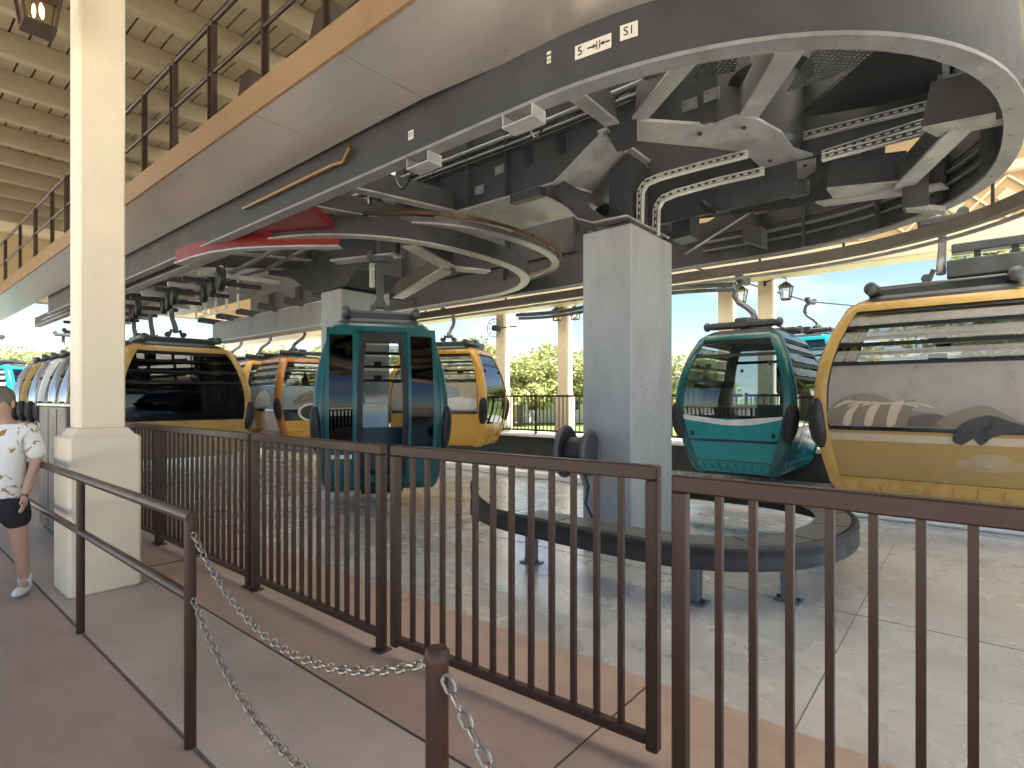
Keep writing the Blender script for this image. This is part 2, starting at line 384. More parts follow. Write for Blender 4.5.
# ------------------------------------------------------------------ overhead walkway
def walkway():
    t = thing('walkway', 'raised maintenance walkway with tan edge board and aluminium underside', 'walkway', (-4, 2.4, 3.75))
    zb = 3.75; n0, n1 = 2.005, 2.74
    k1 = pz(575, 33, zb); k2 = pz(669, 0, zb); k3 = pz(800, -62, zb)
    edge = [(-30, n1), (k1[0], n1), (k2[0], k2[1]), (k3[0], k3[1]-.05)]
    seam = -30.0; mb = MB()
    cuts = [-30+1.22*i for i in range(0, 23)]
    for i in range(len(cuts)-1):
        if cuts[i+1] < k1[0]-.1: mb.box(cuts[i]+.004, cuts[i+1]-.004, n0+.03, n1, zb, zb+.03)
    last = max(c for c in cuts if c < k1[0]-.1)
    poly = [(last+.004, n0+.03, zb), (2.0, n0+.03, zb), (k3[0]+.6, k3[1]-.1, zb), k2, k1, (last+.004, n1, zb)]
    mb.prism(poly, (0,0,.03)); mb.build('soffit_panel', 'alu', t)
    MB().box(-30, 2.2, n0+.005, n0+.028, zb-.006, zb+.215).build('fascia', 'cream_dark', t)
    MB().box(-30, 1.9, n0+.05, n1-.1, zb+.05, zb+.2).build('deck', 'steel_dark', t)
    nr = n0+.06; zd = zb+.2
    ss = []
    for px in (-15, 5, 20, 35, 52, 66, 144, 172, 210, 264, 325, 400, 520): ss.append(pn(px, 100, nr)[0])
    for i, s in enumerate(ss):
        mb = MB(); 
        mb.bar((s, nr, zd-.1), (s, nr, zd+.93), .045, .012, (1,0,0)); mb.bar((s+.016, nr+.02, zd-.1), (s+.016, nr+.02, zd+.93), .010, .045, (1,0,0))
        if i in (1,3,5,7,8): mb.bar((s+.09, nr, zd-.1), (s+.09, nr, zd+.93), .05, .012, (1,0,0))
        mb.build('post', 'rail', t)
    MB().tube([(-24, nr, zd+.93), (2, nr, zd+.93)], .024, 10).build('top_rail', 'rail', t, True)
    MB().tube([(-24, nr, zd+.47), (2, nr, zd+.47)], .019, 10).build('middle_rail', 'rail', t, True)
    MB().box(-24, 2, nr+.03, nr+.036, zd-.02, zd+.09).build('toe_board', 'rail', t)
    # dark gear standing on the walkway
    for px, w, h in ((150, .5, .2), (188, .25, .3), (256, .42, .42), (330, .5, .45), (60, .4, .3), (20, .5, .25), (410,.5,.35)):
        s = pn(px, 100, nr+.3)[0]
        MB().prism([(s-w/2, nr+.15, zd), (s+w/2, nr+.15, zd), (s+w/2, nr+.15, zd+h), (s+w*.1, nr+.15, zd+h), (s-w*.25, nr+.15, zd+h*.3)], (0,.25,0)).build('machine_box', 'rail', t)
walkway()

# ------------------------------------------------------------------ roof
SK0, SK1 = 4.0, 9.8
m = bpy.data.materials.new('milky fill light panel'); N, L = nt(m); N.remove(N['Principled BSDF'])
tr = N.new('ShaderNodeBsdfTranslucent'); tr.inputs['Color'].default_value = (.90, .87, .80, 1); L.new(tr.outputs[0], N['Material Output'].inputs['Surface']); M['fill_light_panel'] = m
def roof():
    t = thing('roof', 'beige plank canopy roof carried on deep timber beams over the station', 'roof', (-6, 5, 6))
    z0 = 6.0; s0, s1, n0, n1 = -19.0, 5.2, -1.5, 11.3
    k = 0; s = s0+.2; proto = None
    while s < s1:
        if proto is None:
            proto = MB().bbox(-.075, .075, n0, n1, z0, z0+.30, .008); base = BASE[t.name]
            proto = MB().bbox(base[0]-.075, base[0]+.075, n0, n1, z0, z0+.30, .008).build('roof_beam', 'beam_wood', t); ob = proto
        else: ob = proto.copy(); COL.objects.link(ob); ob.parent = t
        ob.location = (s-BASE[t.name][0], 0, 0); s += 1.13
    mb = MB(); n = n0-.2
    while n < n1+.2:
        if not (SK0-.01 < n+.1 < SK1): mb.box(s0-.2, s1+.2, n+.014, n+.186, z0+.302, z0+.34)
        n += .2
    mb.build('plank_ceiling', 'beam_wood', t)
    MB().box(s0-.2, s1+.2, n0-.2, SK0, z0+.345, z0+.42).build('roof_deck', 'bark', t)
    MB().box(s0-.2, s1+.2, SK1, n1+.2, z0+.345, z0+.42).build('roof_deck', 'bark', t)
    MB().box(s0-.2, s1+.2, SK0-.1, SK1+.1, z0+.425, z0+.435).build('fill_light_panel', 'fill_light_panel', t)  # milky panel added to let soft light down onto floor and steel
    MB().box(s0-.5, s0-.22, n0-.2, n1+.2, z0-.15, z0+.45).build('edge_beam', 'cream', t)
roof()
def entablature():
    t = thing('entablature', 'long cream beam with a tan frieze and lattice above the far columns', 'beam', (-5, 11.15, 3.8))
    MB().bbox(-26, 7, 10.95, 11.5, 3.80, 4.16, .02).build('beam', 'cream', t)
    MB().box(-26, 7, 11.05, 11.3, 4.16, 6.0).build('frieze', 'frieze', t)
    MB().bbox(-26, 7, 10.9, 11.4, 4.86, 5.0, .015).build('moulding', 'cream', t)
    mb = MB(); md = MB(); s = -12.0
    while s < 6.5:
        mb.bar((s, 11.035, 4.2), (s+.62, 11.035, 4.82), .03, .05, (0,1,0)); mb.bar((s+.62, 11.02, 4.2), (s, 11.02, 4.82), .03, .05, (0,1,0))
        md.prism([(s+.31+.155+.155-.13, 11.02, 4.51), (s+.62, 11.02, 4.38), (s+.75, 11.02, 4.51), (s+.62, 11.02, 4.64)], (0,.025,0)); s += .62
    mb.mi = 1; mb.add(md.v, md.f); mb.build('lattice', ['cream', 'lattice'], t)
entablature()

t = thing('gable_wall', 'yellow cream end wall hanging from the roof edge behind the walkway railing', 'wall', (-19.7, 3, 4.3))
MB().box(-19.75, -19.6, -4, 11.4, 4.3, 6.2).build('wall', 'frieze', t); MB().bbox(-19.8, -19.55, -4, 11.4, 4.1, 4.3, .02).build('beam', 'cream', t)
for n in (-3, .5, 4, 7.5, 10.8): MB().bbox(-19.8, -19.5, n-.1, n+.1, 4.3, 6.2, .02).build('pilaster', 'cream', t)
# ------------------------------------------------------------------ concrete columns
def big_column(label, s0):
    t = thing('column', label, 'column', (s0, 5.41, 0), 'concrete columns under the steel frames')
    MB().bbox(s0-.285, s0+.285, 4.93, 5.89, 0, 3.235, .012).build('shaft', 'concrete_col', t)
    MB().box(s0-.20, s0+.20, 5.0, 5.82, 3.235, 3.27).build('bearing_plate', 'steel_dark', t)
    mb = MB()
    for k in range(26):
        r = random.random(); n = 5.05+random.random()*.7; z = 1.2+random.random()*1.7
        mb.lathe((s0+.2865, n, z), (1,0,0), [(.001,.0015),(.005+.005*r,.001)], 8)
    mb.build('pin_hole', 'steel_dark', t)
    return t
big_column('smooth grey concrete column carrying the round steel frame, hose reel at its side', -2.87)
big_column('grey concrete column just behind the teal cabin with open doors', -7.95)

# ------------------------------------------------------------------ steel frames
def oval(cs, cn, rs, rn, s_left, p=2.4, m=44, far_left=None):   # near side -> round end -> far side
    pts = [(s_left, cn-rn)]; s = s_left
    while s < cs-.6: s += .6; pts.append((min(s, cs), cn-rn))
    for i in range(m+1):
        a = -math.pi/2 + math.pi*i/m; c, q = math.cos(a), math.sin(a)
        pts.append((cs+rs*abs(c)**(2/p), cn+rn*math.copysign(abs(q)**(2/p), q)))
    fl = s_left if far_left is None else far_left
    n = int((cs-fl)/.6)
    for i in range(1, n+1): pts.append((cs-(cs-fl)*i/n, cn+rn))
    out = [pts[0]]
    for q in pts[1:]:
        if math.dist(q, out[-1]) > .02: out.append(q)
    return out
def R4(o0, o1, z0, z1): return [(o0,z0),(o1,z0),(o1,z1),(o0,z1)]
def bolts(mb, p, q, n, r=.016, h=.02, d=(0,0,-1)):
    p, q = Vector(p), Vector(q)
    for i in range(n): mb.lathe(p.lerp(q, i/max(1,n-1)), d, [(r,0),(r,h),(.001,h)], 6)
RING = oval(-2.35, 5.33, 2.62, 2.53, -16, far_left=-16)
def text(body, size, loc, rot_in_plane, parent, face_rot, name='lettering'):
    cu = bpy.data.curves.new(name, 'FONT'); cu.body = body; cu.size = size; cu.extrude = .001; cu.align_x = 'CENTER'; cu.align_y = 'CENTER'
    o = bpy.data.objects.new(name, cu); COL.objects.link(o); cu.materials.append(M['ink'])
    dg = bpy.context.evaluated_depsgraph_get(); me = bpy.data.meshes.new_from_object(o.evaluated_get(dg)); bpy.data.objects.remove(o)
    o = bpy.data.objects.new(name, me); COL.objects.link(o)
    o.parent = parent; base = BASE[parent.name]
    o.location = (loc[0]-base[0], loc[1]-base[1], loc[2]-base[2]); o.rotation_euler = (math.pi/2, 0, face_rot); return o
def frame_one():
    t = thing('steel_frame', 'round-ended grey steel frame overhead on the concrete column, near end of the station', 'steel frame', (-2.87, 5.4, 3.27))
    zr = 3.40
    MB().sweep(RING, R4(0, .03, zr+.012, zr+.62)).build('ring_web', 'steel', t, True)
    mb = MB().sweep(RING, R4(-.02, .10, zr-.012, zr+.012))
    for k in range(3, len(RING)-2, 2):
        (a, c), (e, f) = RING[k], RING[k+1]; d = Vector((e-a, f-c)).normalized(); nx, ny = -d.y, d.x
        mb.lathe((a+nx*.06, c+ny*.06, zr-.012), (0,0,-1), [(.009,0),(.009,.01),(.001,.01)], 6)
    mb.build('ring_flange', 'flange', t)
    for k in range(4, len(RING)-2, 5):
        (a, c), (e, f) = RING[k], RING[k+1]; d = Vector((e-a, f-c)).normalized(); nx, ny = -d.y, d.x
        MB().bar((a+nx*.031, c+ny*.031, zr+.3), (a+nx*.14, c+ny*.14, zr+.3), .014, .56).build('stiffener', 'steel', t)
    MB().box(-17, -3.2, 7.80, 7.83, 3.98, 5.2).build('back_web', 'steel_dark', t)
    for k in range(9): MB().box(-3.6-1.5*k, -3.58-1.5*k, 7.66, 7.799, 4.03, 5.2).build('stiffener', 'steel', t)
    # main girder on the columns
    gn0, gn1 = 4.93, 5.87; zt = 5.0; zg = 3.84
    sL = pn(395, 230, gn0)[0]; sB = pn(556, 184, gn0)[0]; sT = pn(606, 133, gn0); s_r = pz(745, 150, 3.98)[0]
    web = [(sL, gn0, zg), (sB, gn0, zg), (sT[0], gn0, sT[2]), (sT[0]+.12, gn0, 3.99), (s_r, gn0, 3.99), (s_r, gn0, zt), (sL, gn0, zt)]
    MB().prism(web, (0,.03,0)).build('girder_web', 'steel', t)
    MB().prism([(a, gn1-.03, c) for a, _, c in web], (0,.03,0)).build('girder_web', 'steel', t)
    mb = MB()
    for px, py, h in ((410, 212, .26), (528, 156, .24), (561, 144, .24)):
        s, n, z = pn(px, py, gn0-.004); q = []
        for k in range(20):
            a = 2*math.pi*k/20; q.append((s+.062*math.cos(a), n, z+.062*math.sin(a)+math.copysign(h/2-.062, math.sin(a))))
        mb.prism(q, (0,-.004,0))
    for px, py in ((649, 100),):
        s, n, z = pn(px, py, gn0-.004); q = []
        for k in range(20):
            a = 2*math.pi*k/20; q.append((s+.05*math.cos(a), n, z+.05*math.sin(a)+math.copysign(.05, math.sin(a))))
        mb.prism(q, (0,-.004,0))
    mb.build('oval_hole', 'black', t)
    mb = MB(); fl = []
    fl = [pz(395,230,zg), pz(432,233,zg), pz(470,218,zg), pz(500,212,zg), pz(515,205,zg), pz(560,200,zg), pz(592,193,zg), pz(556,184,zg)]
    mb.prism(fl, (0,0,.025)); mb.prism([(sL,gn0-.05,zg-.004),(sB,gn0-.05,zg-.004),(sB,gn1+.05,zg-.004),(sL,gn1+.05,zg-.004)], (0,0,.02))
    mb.build('girder_flange', 'galv', t)
    mb = MB(); mb.prism([(sB, gn0-.06, zg-.006), (sT[0], gn0-.06, sT[2]), (sT[0], gn1+.06, sT[2]), (sB, gn1+.06, zg-.006)], (.018,0,.02)); 
    mb.build('slanted_flange', 'galv', t)
    mb = MB(); mb.bar((sT[0], gn0-.08, sT[2]), (sT[0], gn1+.08, sT[2]), .10, .03)
    bolts(mb, (sT[0]-.02, gn0-.05, sT[2]), (sT[0]-.02, gn1, sT[2]), 7, .022, .045); mb.build('splice_plate', 'galv', t)
    # pedestal between girder and column, with curved cheek plates
    MB().prism([(-3.12,5.4,3.272),(-2.84,5.4,3.272),(-2.86,5.4,4.16),(-3.1,5.4,4.02)], (0,.42,0)).build('saddle', 'steel_dark', t)
    for n in (4.95, 5.83):
        q = [(-3.16,3.272),(-2.62,3.272),(-2.64,3.32),(-2.9,3.36),(-3.08,3.50),(-3.22,3.72),(-3.40,3.86),(-3.55,3.82),(-3.42,3.62),(-3.26,3.42)]
        MB().prism([(a_,n,c_) for a_,c_ in q], (0,.025,0)).build('cheek_plate', 'steel', t)
    pth = [(sB-.30,zg-.03),(sB-.12,3.72),(-3.36,3.55),(-3.22,3.40),(-3.02,3.31),(-2.62,3.30)]
    for i in range(len(pth)-1):
        (a_,c_),(e_,f_) = pth[i],pth[i+1]; MB().prism([(a_,4.90,c_),(e_,4.90,f_),(e_,5.90,f_),(a_,5.90,c_)], (0,0,.016)).build('cheek_flange', 'galv', t)
    MB().box(sB-.55, sB-.12, 4.8, 4.9, zg-.12, zg-.025).build('bolt_block', 'steel_dark', t)
    for n in (5.0, 5.4, 5.75): MB().prism([(-3.155,n,3.235),(-3.165,n,3.235),(-3.165,n,3.0),(-3.158,n,3.0)], (0,.03,0)).build('gusset', 'steel_dark', t)
    MB().prism([(-3.16,4.97,3.27),(-3.30,4.97,3.27),(-3.30,4.97,3.16),(-3.22,4.97,3.02),(-3.16,4.97,3.02)], (0,.10,0)).build('gusset', 'steel_dark', t)
    # cross shaped hub plate
    zp = 3.98
    hub = [(637,121),(684,124),(714,126),(737,117),(756,119),(781,133),(794,150),(816,157),(816,170),(800,183),(782,197),(762,217),(742,211),(774,180),(744,152),(701,147),(637,141)]
    mb = MB(); mb.prism([pz(x, y, zp) for x, y in hub], (0,0,.028)); mb.mi = 1
    for x, y in ((700,133),(744,127),(770,160),(790,163),(770,200),(745,209),(752,213),(805,165),(758,216)):
        p = pz(x, y, zp); mb.lathe(p, (0,0,-1), [(.02,0),(.02,.018),(.001,.018)], 6)
    mb.build('hub_plate', ['galv', 'steel_dark'], t)
    hubc = pz(770, 155, zp)
    MB().lathe((hubc[0], hubc[1], zp+.03), (0,0,1), [(.001,.0),(.26,.0),(.30,.05),(.30,.7),(.4,.75),(.001,.75)], 32).build('hub_drum', 'steel_dark', t, True)
    # arms
    def arm(a, b_, w, h, web='steel', name='arm'):
        a, b_ = Vector(a), Vector(b_)
        MB().bar(a+Vector((0,0,h/2+.012)), b_+Vector((0,0,h/2+.012)), w*.55, h).build(name, web, t)
        MB().bar(a, b_, w, .022).build('arm_flange', 'galv', t)
    arm(pz(748,118,4.02), pz(802,33,3.66), .17, .30)
    arm(pz(748,214,3.96), pz(690,251,3.45), .34, .20)
    arm(pz(688,60,3.70), pz(640,118,4.0), .14, .25)
    arm(pn(830,193,6.55), pn(905,186,6.55), .32, .30)
    arm(pn(900,190,6.5), pz(962,128,3.52), .16, .22)
    arm(pz(930,132,3.55), pz(1004,118,3.46), .24, .34, 'steel_dark')
    arm((-2.15, 2.95, 3.64), (-2.5, 4.4, 3.98), .13, .22); arm((-4.9, 2.95, 3.62), (-5.1, 4.9, 3.88), .14, .24)
    arm((-.2, 6.6, 3.5), (-1.3, 6.9, 3.66), .2, .25)
    # panel, deck, perforated sheets
    a0 = pn(797,140,6.3); a1 = pn(947,98,6.3)
    MB().prism([(a0[0],6.3,3.98),(a1[0],6.3,3.92),(a1[0],6.3,5.4),(a0[0],6.3,5.4)], (0,.05,0)).build('side_panel', 'steel_dark', t)
    MB().box(-3.6, a0[0]-.01, 6.3, 6.35, 3.62, 5.4).build('side_panel', 'steel_dark', t)
    MB().prism([pz(x,y,4.3) for x,y in ((800,118),(905,22),(938,32),(945,95))], (0,0,.04)).build('deck_plate', 'steel_dark', t)
    for q in (((612,72),(690,44),(742,40),(735,72),(660,84)), ((786,92),(812,52),(868,20),(910,28),(884,50),(832,78))):
        MB().prism([pz(x,y,4.12) for x,y in q], (0,0,.003)).build('perforated_sheet', 'perf', t)
    MB().prism([pn(x, y, 7.0) for x, y in ((690,120),(885,110),(885,190),(800,206),(690,219))], (0,.04,0)).build('side_panel', 'steel_dark', t)
    for px, py, n_ in ((716,180,6.95),(760,150,6.95),(850,150,6.95),(800,190,6.95)):
        p = Vector(pn(px, py, n_)); MB().bbox(p.x-.10, p.x+.10, p.y-.06, p.y, p.z-.09, p.z+.09, .008).build('junction_box', 'midgrey', t)
    # ribs, bolted splices and small gear on the girder and arms
    for k in range(7):
        s_ = sL+.25+k*.62
        if s_ < sB-.1: MB().box(s_, s_+.012, gn0-.07, gn0-.001, zg+.02, zt).build('stiffener', 'steel', t)
    for px, py in ((440,205),(480,190),(500,170),(590,105),(625,100),(690,105),(712,95)):
        p = Vector(pn(px, py, gn0-.005)); mb = MB(); mb.box(p.x-.07, p.x+.07, p.y-.014, p.y, p.z-.05, p.z+.05)
        for dx in (-.045, .045):
            for dz in (-.028, .028): mb.lathe((p.x+dx, p.y-.014, p.z+dz), (0,-1,0), [(.011,0),(.011,.012),(.001,.012)], 6)
        mb.build('splice_plate', 'flange', t)
    # zinc cable trays
    def tray(pts):
        mb = MB(); pv = [Vector(p) for p in pts]
        for i in range(len(pv)-1):
            mb.bar(pv[i], pv[i+1], .05, .012); 
            d = (pv[i+1]-pv[i]); sd = d.cross(Vector((0,1,0))).normalized() if abs(d.normalized().y) < .9 else Vector((1,0,0))
            mb.bar(pv[i]+sd*.028, pv[i+1]+sd*.028, .06, .008, sd); mb.bar(pv[i]-sd*.028, pv[i+1]-sd*.028, .06, .008, sd)
        mb.mi = 1; ms = mb
        for i in range(len(pv)-1):
            d = pv[i+1]-pv[i]; L_ = d.length; k = .05
            while k < L_-.02:
                c = pv[i]+d.normalized()*k; ms.bar(c-d.normalized()*.016+Vector((0,-.034,-.0)), c+d.normalized()*.016+Vector((0,-.034,0)), .004, .02); k += .075
        mb.build('cable_tray', ['galv_hi', 'black'], t)
    def px_path(l, n): return [pn(x, y, n) for x, y in l]
    tray(px_path(((748,154),(700,166),(660,177),(646,183),(641,192),(640,230)), 5.5))
    tray(px_path(((764,171),(720,181),(676,193),(662,199),(657,208),(656,236)), 5.62))
    tray(px_path(((797,138),(945,101)), 6.2)); tray(px_path(((822,155),(940,118)), 6.1)); tray(px_path(((822,158),(940,127)), 6.0))
    # side boxes
    for q, dn in ((((742,222),(762,226),(762,246),(742,240)), .22), (((902,172),(928,168),(928,205),(902,208)), .2)):
        MB().prism([pn(x,y,7.0 if x<800 else 6.4) for x,y in q], (0,dn,0)).build('junction_box', 'steel', t)
    MB().prism([pn(x,y,6.42) for x,y in ((903,202),(945,206),(945,211),(903,208))], (0,.16,0)).build('step_bracket', 'galv', t)
    MB().prism([pn(x,y,6.55) for x,y in ((672,175),(690,172),(690,235),(672,240))], (0,.3,0)).build('gear_box', 'steel_dark', t)
    MB().tube([pn(700,196,6.4), pn(706,206,6.3), pn(716,212,6.3), pn(728,210,6.4)], .045, 10).build('hydraulic_hose', 'black', t, True)
    # U brackets below the near edge
    for px, py in ((515,112),(415,157)):
        s, n, z = pz(px, py, 3.36)
        mb = MB(); mb.box(s-.13, s+.13, n+.02, n+.16, 3.30, 3.312); mb.box(s-.13, s-.118, n+.02, n+.16, 3.312, 3.386); mb.box(s+.118, s+.13, n+.02, n+.16, 3.312, 3.386)
        mb.build('stirrup', 'galv', t)
    # services between the near edge and the girder
    rnd = random.Random(5)
    for k in range(9):
        s = -5.75-.95*k; MB().bar((s, 2.84, 3.72), (s+.05, 4.92, 3.92), .10, .20).build('cross_beam', 'steel', t); MB().bar((s, 2.84, 3.61), (s+.05, 4.92, 3.81), .17, .015).build('cross_beam_flange', 'galv', t)
    for n_, z, r in ((4.88, 4.46, .018), (4.87, 4.40, .012), (4.885, 4.56, .03), (3.3, 3.93, .02), (3.42, 3.90, .015), (3.6, 3.96, .028)):
        MB().tube([(-13, n_, z), (-8, n_, z+.02), (-4, n_, z-.02), (-2.2 if n_ > 4 else -3.2, n_, z)], r, 8).build('service_pipe', 'midgrey' if r > .016 else 'black', t, True)
    for k in range(8):
        s = -2.1-.9*k-rnd.random()*.3; h = .1+.12*rnd.random(); MB().bbox(s, s+.16+.14*rnd.random(), 2.835, 2.95, 3.46, 3.46+h, .006).build('junction_box', 'midgrey' if k % 3 else 'steel', t)
    for k in range(7):
        s = -1.75-.8*k; e = .5+.3*rnd.random(); n_ = 3.0+.6*rnd.random(); p = Vector((s, n_, 3.95)); q = Vector((s-e, n_+.35, 3.95))
        MB().tube([p.lerp(q, u/10)+Vector((0,0,-.24*4*(u/10)*(1-u/10))) for u in range(11)], .011, 6).build('cable', 'black', t, True)
    far = [(a_, c_) for a_, c_ in RING if c_ > 6.2 and a_ > -4]
    for o_, z, r in ((.05, 3.72, .022), (.06, 3.80, .014), (.05, 3.60, .016)):
        pts = []
        for i in range(1, len(far)-1):
            d = Vector((far[i+1][0]-far[i-1][0], far[i+1][1]-far[i-1][1])).normalized(); pts.append((far[i][0]-d.y*o_, far[i][1]+d.x*o_, z))
        MB().tube(pts, r, 7).build('service_pipe', 'midgrey' if r > .015 else 'black', t, True)
    for k, (px, py) in enumerate(((962,60),(975,68),(950,75))):
        p = Vector(pn(px, py, 6.1)); MB().bbox(p.x-.09, p.x+.09, p.y-.07, p.y+.07, p.z-.14, p.z+.14, .01).build('junction_box', 'darkgrey', t)
    # pipe and cables along the near web
    MB().tube([(-6.2, 2.765, 3.60), (-4.4, 2.765, 3.60), (-4.25, 2.765, 3.58), (-4.1, 2.74, 3.66)], .022, 8).build('conduit', 'copper', t, True)
    # signs riveted to the near web
    def on_web(s):
        for i in range(len(RING)-1):
            (a, c), (e, f) = RING[i], RING[i+1]
            if a <= s <= e: u = (s-a)/(e-a); return c+(f-c)*u, math.atan2(f-c, e-a)
        return 2.8, 0
    def sign(px, py, w, h, name='sign'):
        n = 2.8
        for _ in range(8): n, r = on_web(pn(px, py, n)[0])
        n2 = n-.004; s, _, z = pn(px, py, n2)
        d = Vector((math.cos(r), math.sin(r), 0)); out = Vector((d.y, -d.x, 0)); c = Vector((s, n2, z))
        mb = MB(); q = [c-d*w/2+Vector((0,0,-h/2)), c+d*w/2+Vector((0,0,-h/2)), c+d*w/2+Vector((0,0,h/2)), c-d*w/2+Vector((0,0,h/2))]
        o = mb.prism(q, out*.003).build(name, 'sign', t); return o, c+out*.0045, d, r
    def arrow(o, c, d, u0, u1, zz=0):
        mb = MB(); z = Vector((0,0,1)); up = d.cross(z)
        mb.bar(c+d*u0, c+d*u1, .003, .008, (0,0,1)); sg = 1 if u1 > u0 else -1
        mb.prism([c+d*u1, c+d*(u1-sg*.02)+z*.013, c+d*(u1-sg*.02)-z*.013], up*.002); mb.build('arrow', 'ink', o)
    o, c, d, r = sign(593, 47, .235, .085); text('5', .075, c-d*.085, 0, o, r)
    arrow(o, c, d, -.035, .022); arrow(o, c, d, .108, .05)
    for u in (.027, .045): MB().bar(c+d*u+Vector((0,0,-.024)), c+d*u+Vector((0,0,.024)), .003, .006, (0,1,0)).build('stroke', 'ink', o)
    o, c, d, r = sign(629, 31, .105, .088); text('S1', .07, c, 0, o, r)
    o, c, d, r = sign(411, 135, .06, .07); text('ST', .045, c, 0, o, r)
    for dy in (0, 5, 9): sign(549, 53+dy, .03, .018, 'tag_plate')
    # outer guide rail on the far side
    TR = oval(-2.35, 5.33, 3.2, 3.05, -4, far_left=-12, p=2.3)
    TR = [q for q in TR if q[1] > 5.2]
    MB().sweep(TR, R4(-.06, .06, 3.33, 3.46)).build('guide_rail', 'rail_grey', t, True)
    MB().sweep(TR, R4(-.10, -.07, 3.27, 3.31)).build('guide_rail', 'galv', t, True)
    mb = MB()
    for k in range(2, len(TR), 4):
        mb.bar((TR[k][0], TR[k][1], 3.44), (TR[k][0], TR[k][1], 3.95), .03, .03)
        dv = Vector((-2.35-TR[k][0], 5.33-TR[k][1])).normalized() if TR[k][0] > -2.35 else Vector((0,-1))
        mb.bar((TR[k][0], TR[k][1], 3.93), (TR[k][0]+dv.x*.55, TR[k][1]+dv.y*.55, 3.93), .04, .05)
    mb.build('rail_hanger', 'steel', t)
    # bundle of curved rails left of the far cabin
    for o_, z, r in ((.32, 3.18, .035), (.5, 3.12, .03), (.62, 3.22, .025)):
        pts = [(s, 8.38+o_*.4-.25*math.exp(-((s+4.2)/1.0)**2), z+.06*math.sin(s*1.3)) for s in [-7+.25*i for i in range(18)]]
        MB().tube(pts, r, 8).build('guide_pipe', 'midgrey', t, True)
    return t
frame_one()
def frame_two():
    t = thing('steel_frame', 'second grey steel frame farther back with a small round end and red curved rail', 'steel frame', (-7.95, 5.4, 3.27))
    P = oval(-7.35, 5.35, 2.35, 2.3, -19, far_left=-17)
    MB().sweep(P, R4(0, .025, 3.40, 3.62)).build('ring_web', 'steel', t, True)
    MB().sweep(P, R4(-.02, .12, 3.38, 3.40)).build('ring_flange', 'galv', t)
    P2 = [q for q in oval(-6.75, 5.8, 2.1, 2.0, -8, far_left=-9) if q[0] > -7.5]
    MB().sweep(P2, R4(0, .03, 3.62, 3.69)).build('inner_rail', 'rail_grey', t, True)
    MB().sweep(P2, R4(-.06, -.03, 3.70, 3.74)).build('inner_rail', 'copper', t); MB().sweep(P2, R4(-.02, .10, 3.60, 3.62)).build('inner_rail', 'galv', t)
    zg = 3.84
    # girder running back over the column behind the teal cabin
    s0, s1 = -17, pn(395, 230, 4.93)[0]-.25
    h0 = pn(262, 272, 4.93); 
    web = [(s0,4.93,zg),(h0[0],4.93,zg),(h0[0]+.9,4.93,4.3),(s1-.05,4.93,4.3),(s1,4.93,5.0),(s0,4.93,5.0)]
    MB().prism(web, (0,.03,0)).build('girder_web', 'steel', t); MB().prism([(a,5.84,c) for a,_,c in web], (0,.03,0)).build('girder_web', 'steel', t)
    MB().box(s0, h0[0], 4.88, 5.92, zg-.02, zg).build('girder_flange', 'galv', t)
    MB().prism([(h0[0],4.88,zg-.02),(h0[0]+.9,4.88,4.28),(h0[0]+.9,5.92,4.28),(h0[0],5.92,zg-.02)], (.015,0,.02)).build('slanted_flange', 'galv', t)
    MB().prism([(-8.6,4.98,3.275),(-7.6,4.98,3.275),(-7.3,4.98,3.5),(-7.3,4.98,4.3),(h0[0]+.9,4.98,4.3),(h0[0],4.98,zg),(-9.4,4.98,3.7)], (0,.84,0)).build('saddle', 'steel', t)
    mb = MB()
    for s in (-10.6, -11.6, -12.9, -9.9): 
        q = [(s+.05*math.cos(a), 4.926, 4.2+.05*math.sin(a)+math.copysign(.09, math.sin(a))) for a in [2*math.pi*k/16 for k in range(16)]]; mb.prism(q, (0,-.004,0))
    mb.build('oval_hole', 'black', t)
    # level grey slab beam behind, with a bright edge
    MB().bbox(-16, -8.6, 6.3, 6.6, 3.05, 3.55, .01).build('slab_beam', 'concrete_col', t)
    MB().box(-16, -8.6, 6.25, 6.65, 3.01, 3.045).build('slab_edge', 'galv_hi', t)
    # red curved rail and wedge
    pts = [pz(x, y, 3.30)[:2] for x, y in ((178,263),(195,257),(215,252),(240,248.5),(265,247),(300,246),(340,246))]
    MB().sweep(pts, R4(-.03, .0, 3.302, 3.47)).build('curved_rail', 'red', t, True); MB().sweep(pts, R4(-.05, .08, 3.28, 3.30)).build('rail_flange', 'galv', t)
    q = [pz(x, y, 3.45) for x, y in ((252,234),(300,206),(306,206),(342,236),(340,240))]
    MB().prism(q, (0,0,.09)).build('wedge_plate', 'red', t)
    # star brackets under the frame
    for pts_ in (((410,246),(450,268)),((450,268),(398,298)),((450,268),(488,272)),((398,255),(335,262))):
        a, c = pz(*pts_[0], 3.5), pz(*pts_[1], 3.5); MB().bar(a, c, .22, .03).build('bracket_plate', 'galv', t); MB().bar(Vector(a)+Vector((0,0,.15)), Vector(c)+Vector((0,0,.15)), .12, .26).build('bracket', 'steel', t)
    mb = MB()
    for q in (((348,262),(351,258),(372,252),(388,252)), ((372,264),(376,260),(392,256))):
        pv = [pn(x, y, 5.1) for x, y in q]
        for i in range(len(pv)-1): mb.bar(pv[i], pv[i+1], .05, .06)
        e = pv[0]; mb.bar(e, (e[0], e[1], e[2]-.36), .06, .05)
    mb.build('cable_tray', 'galv_hi', t)
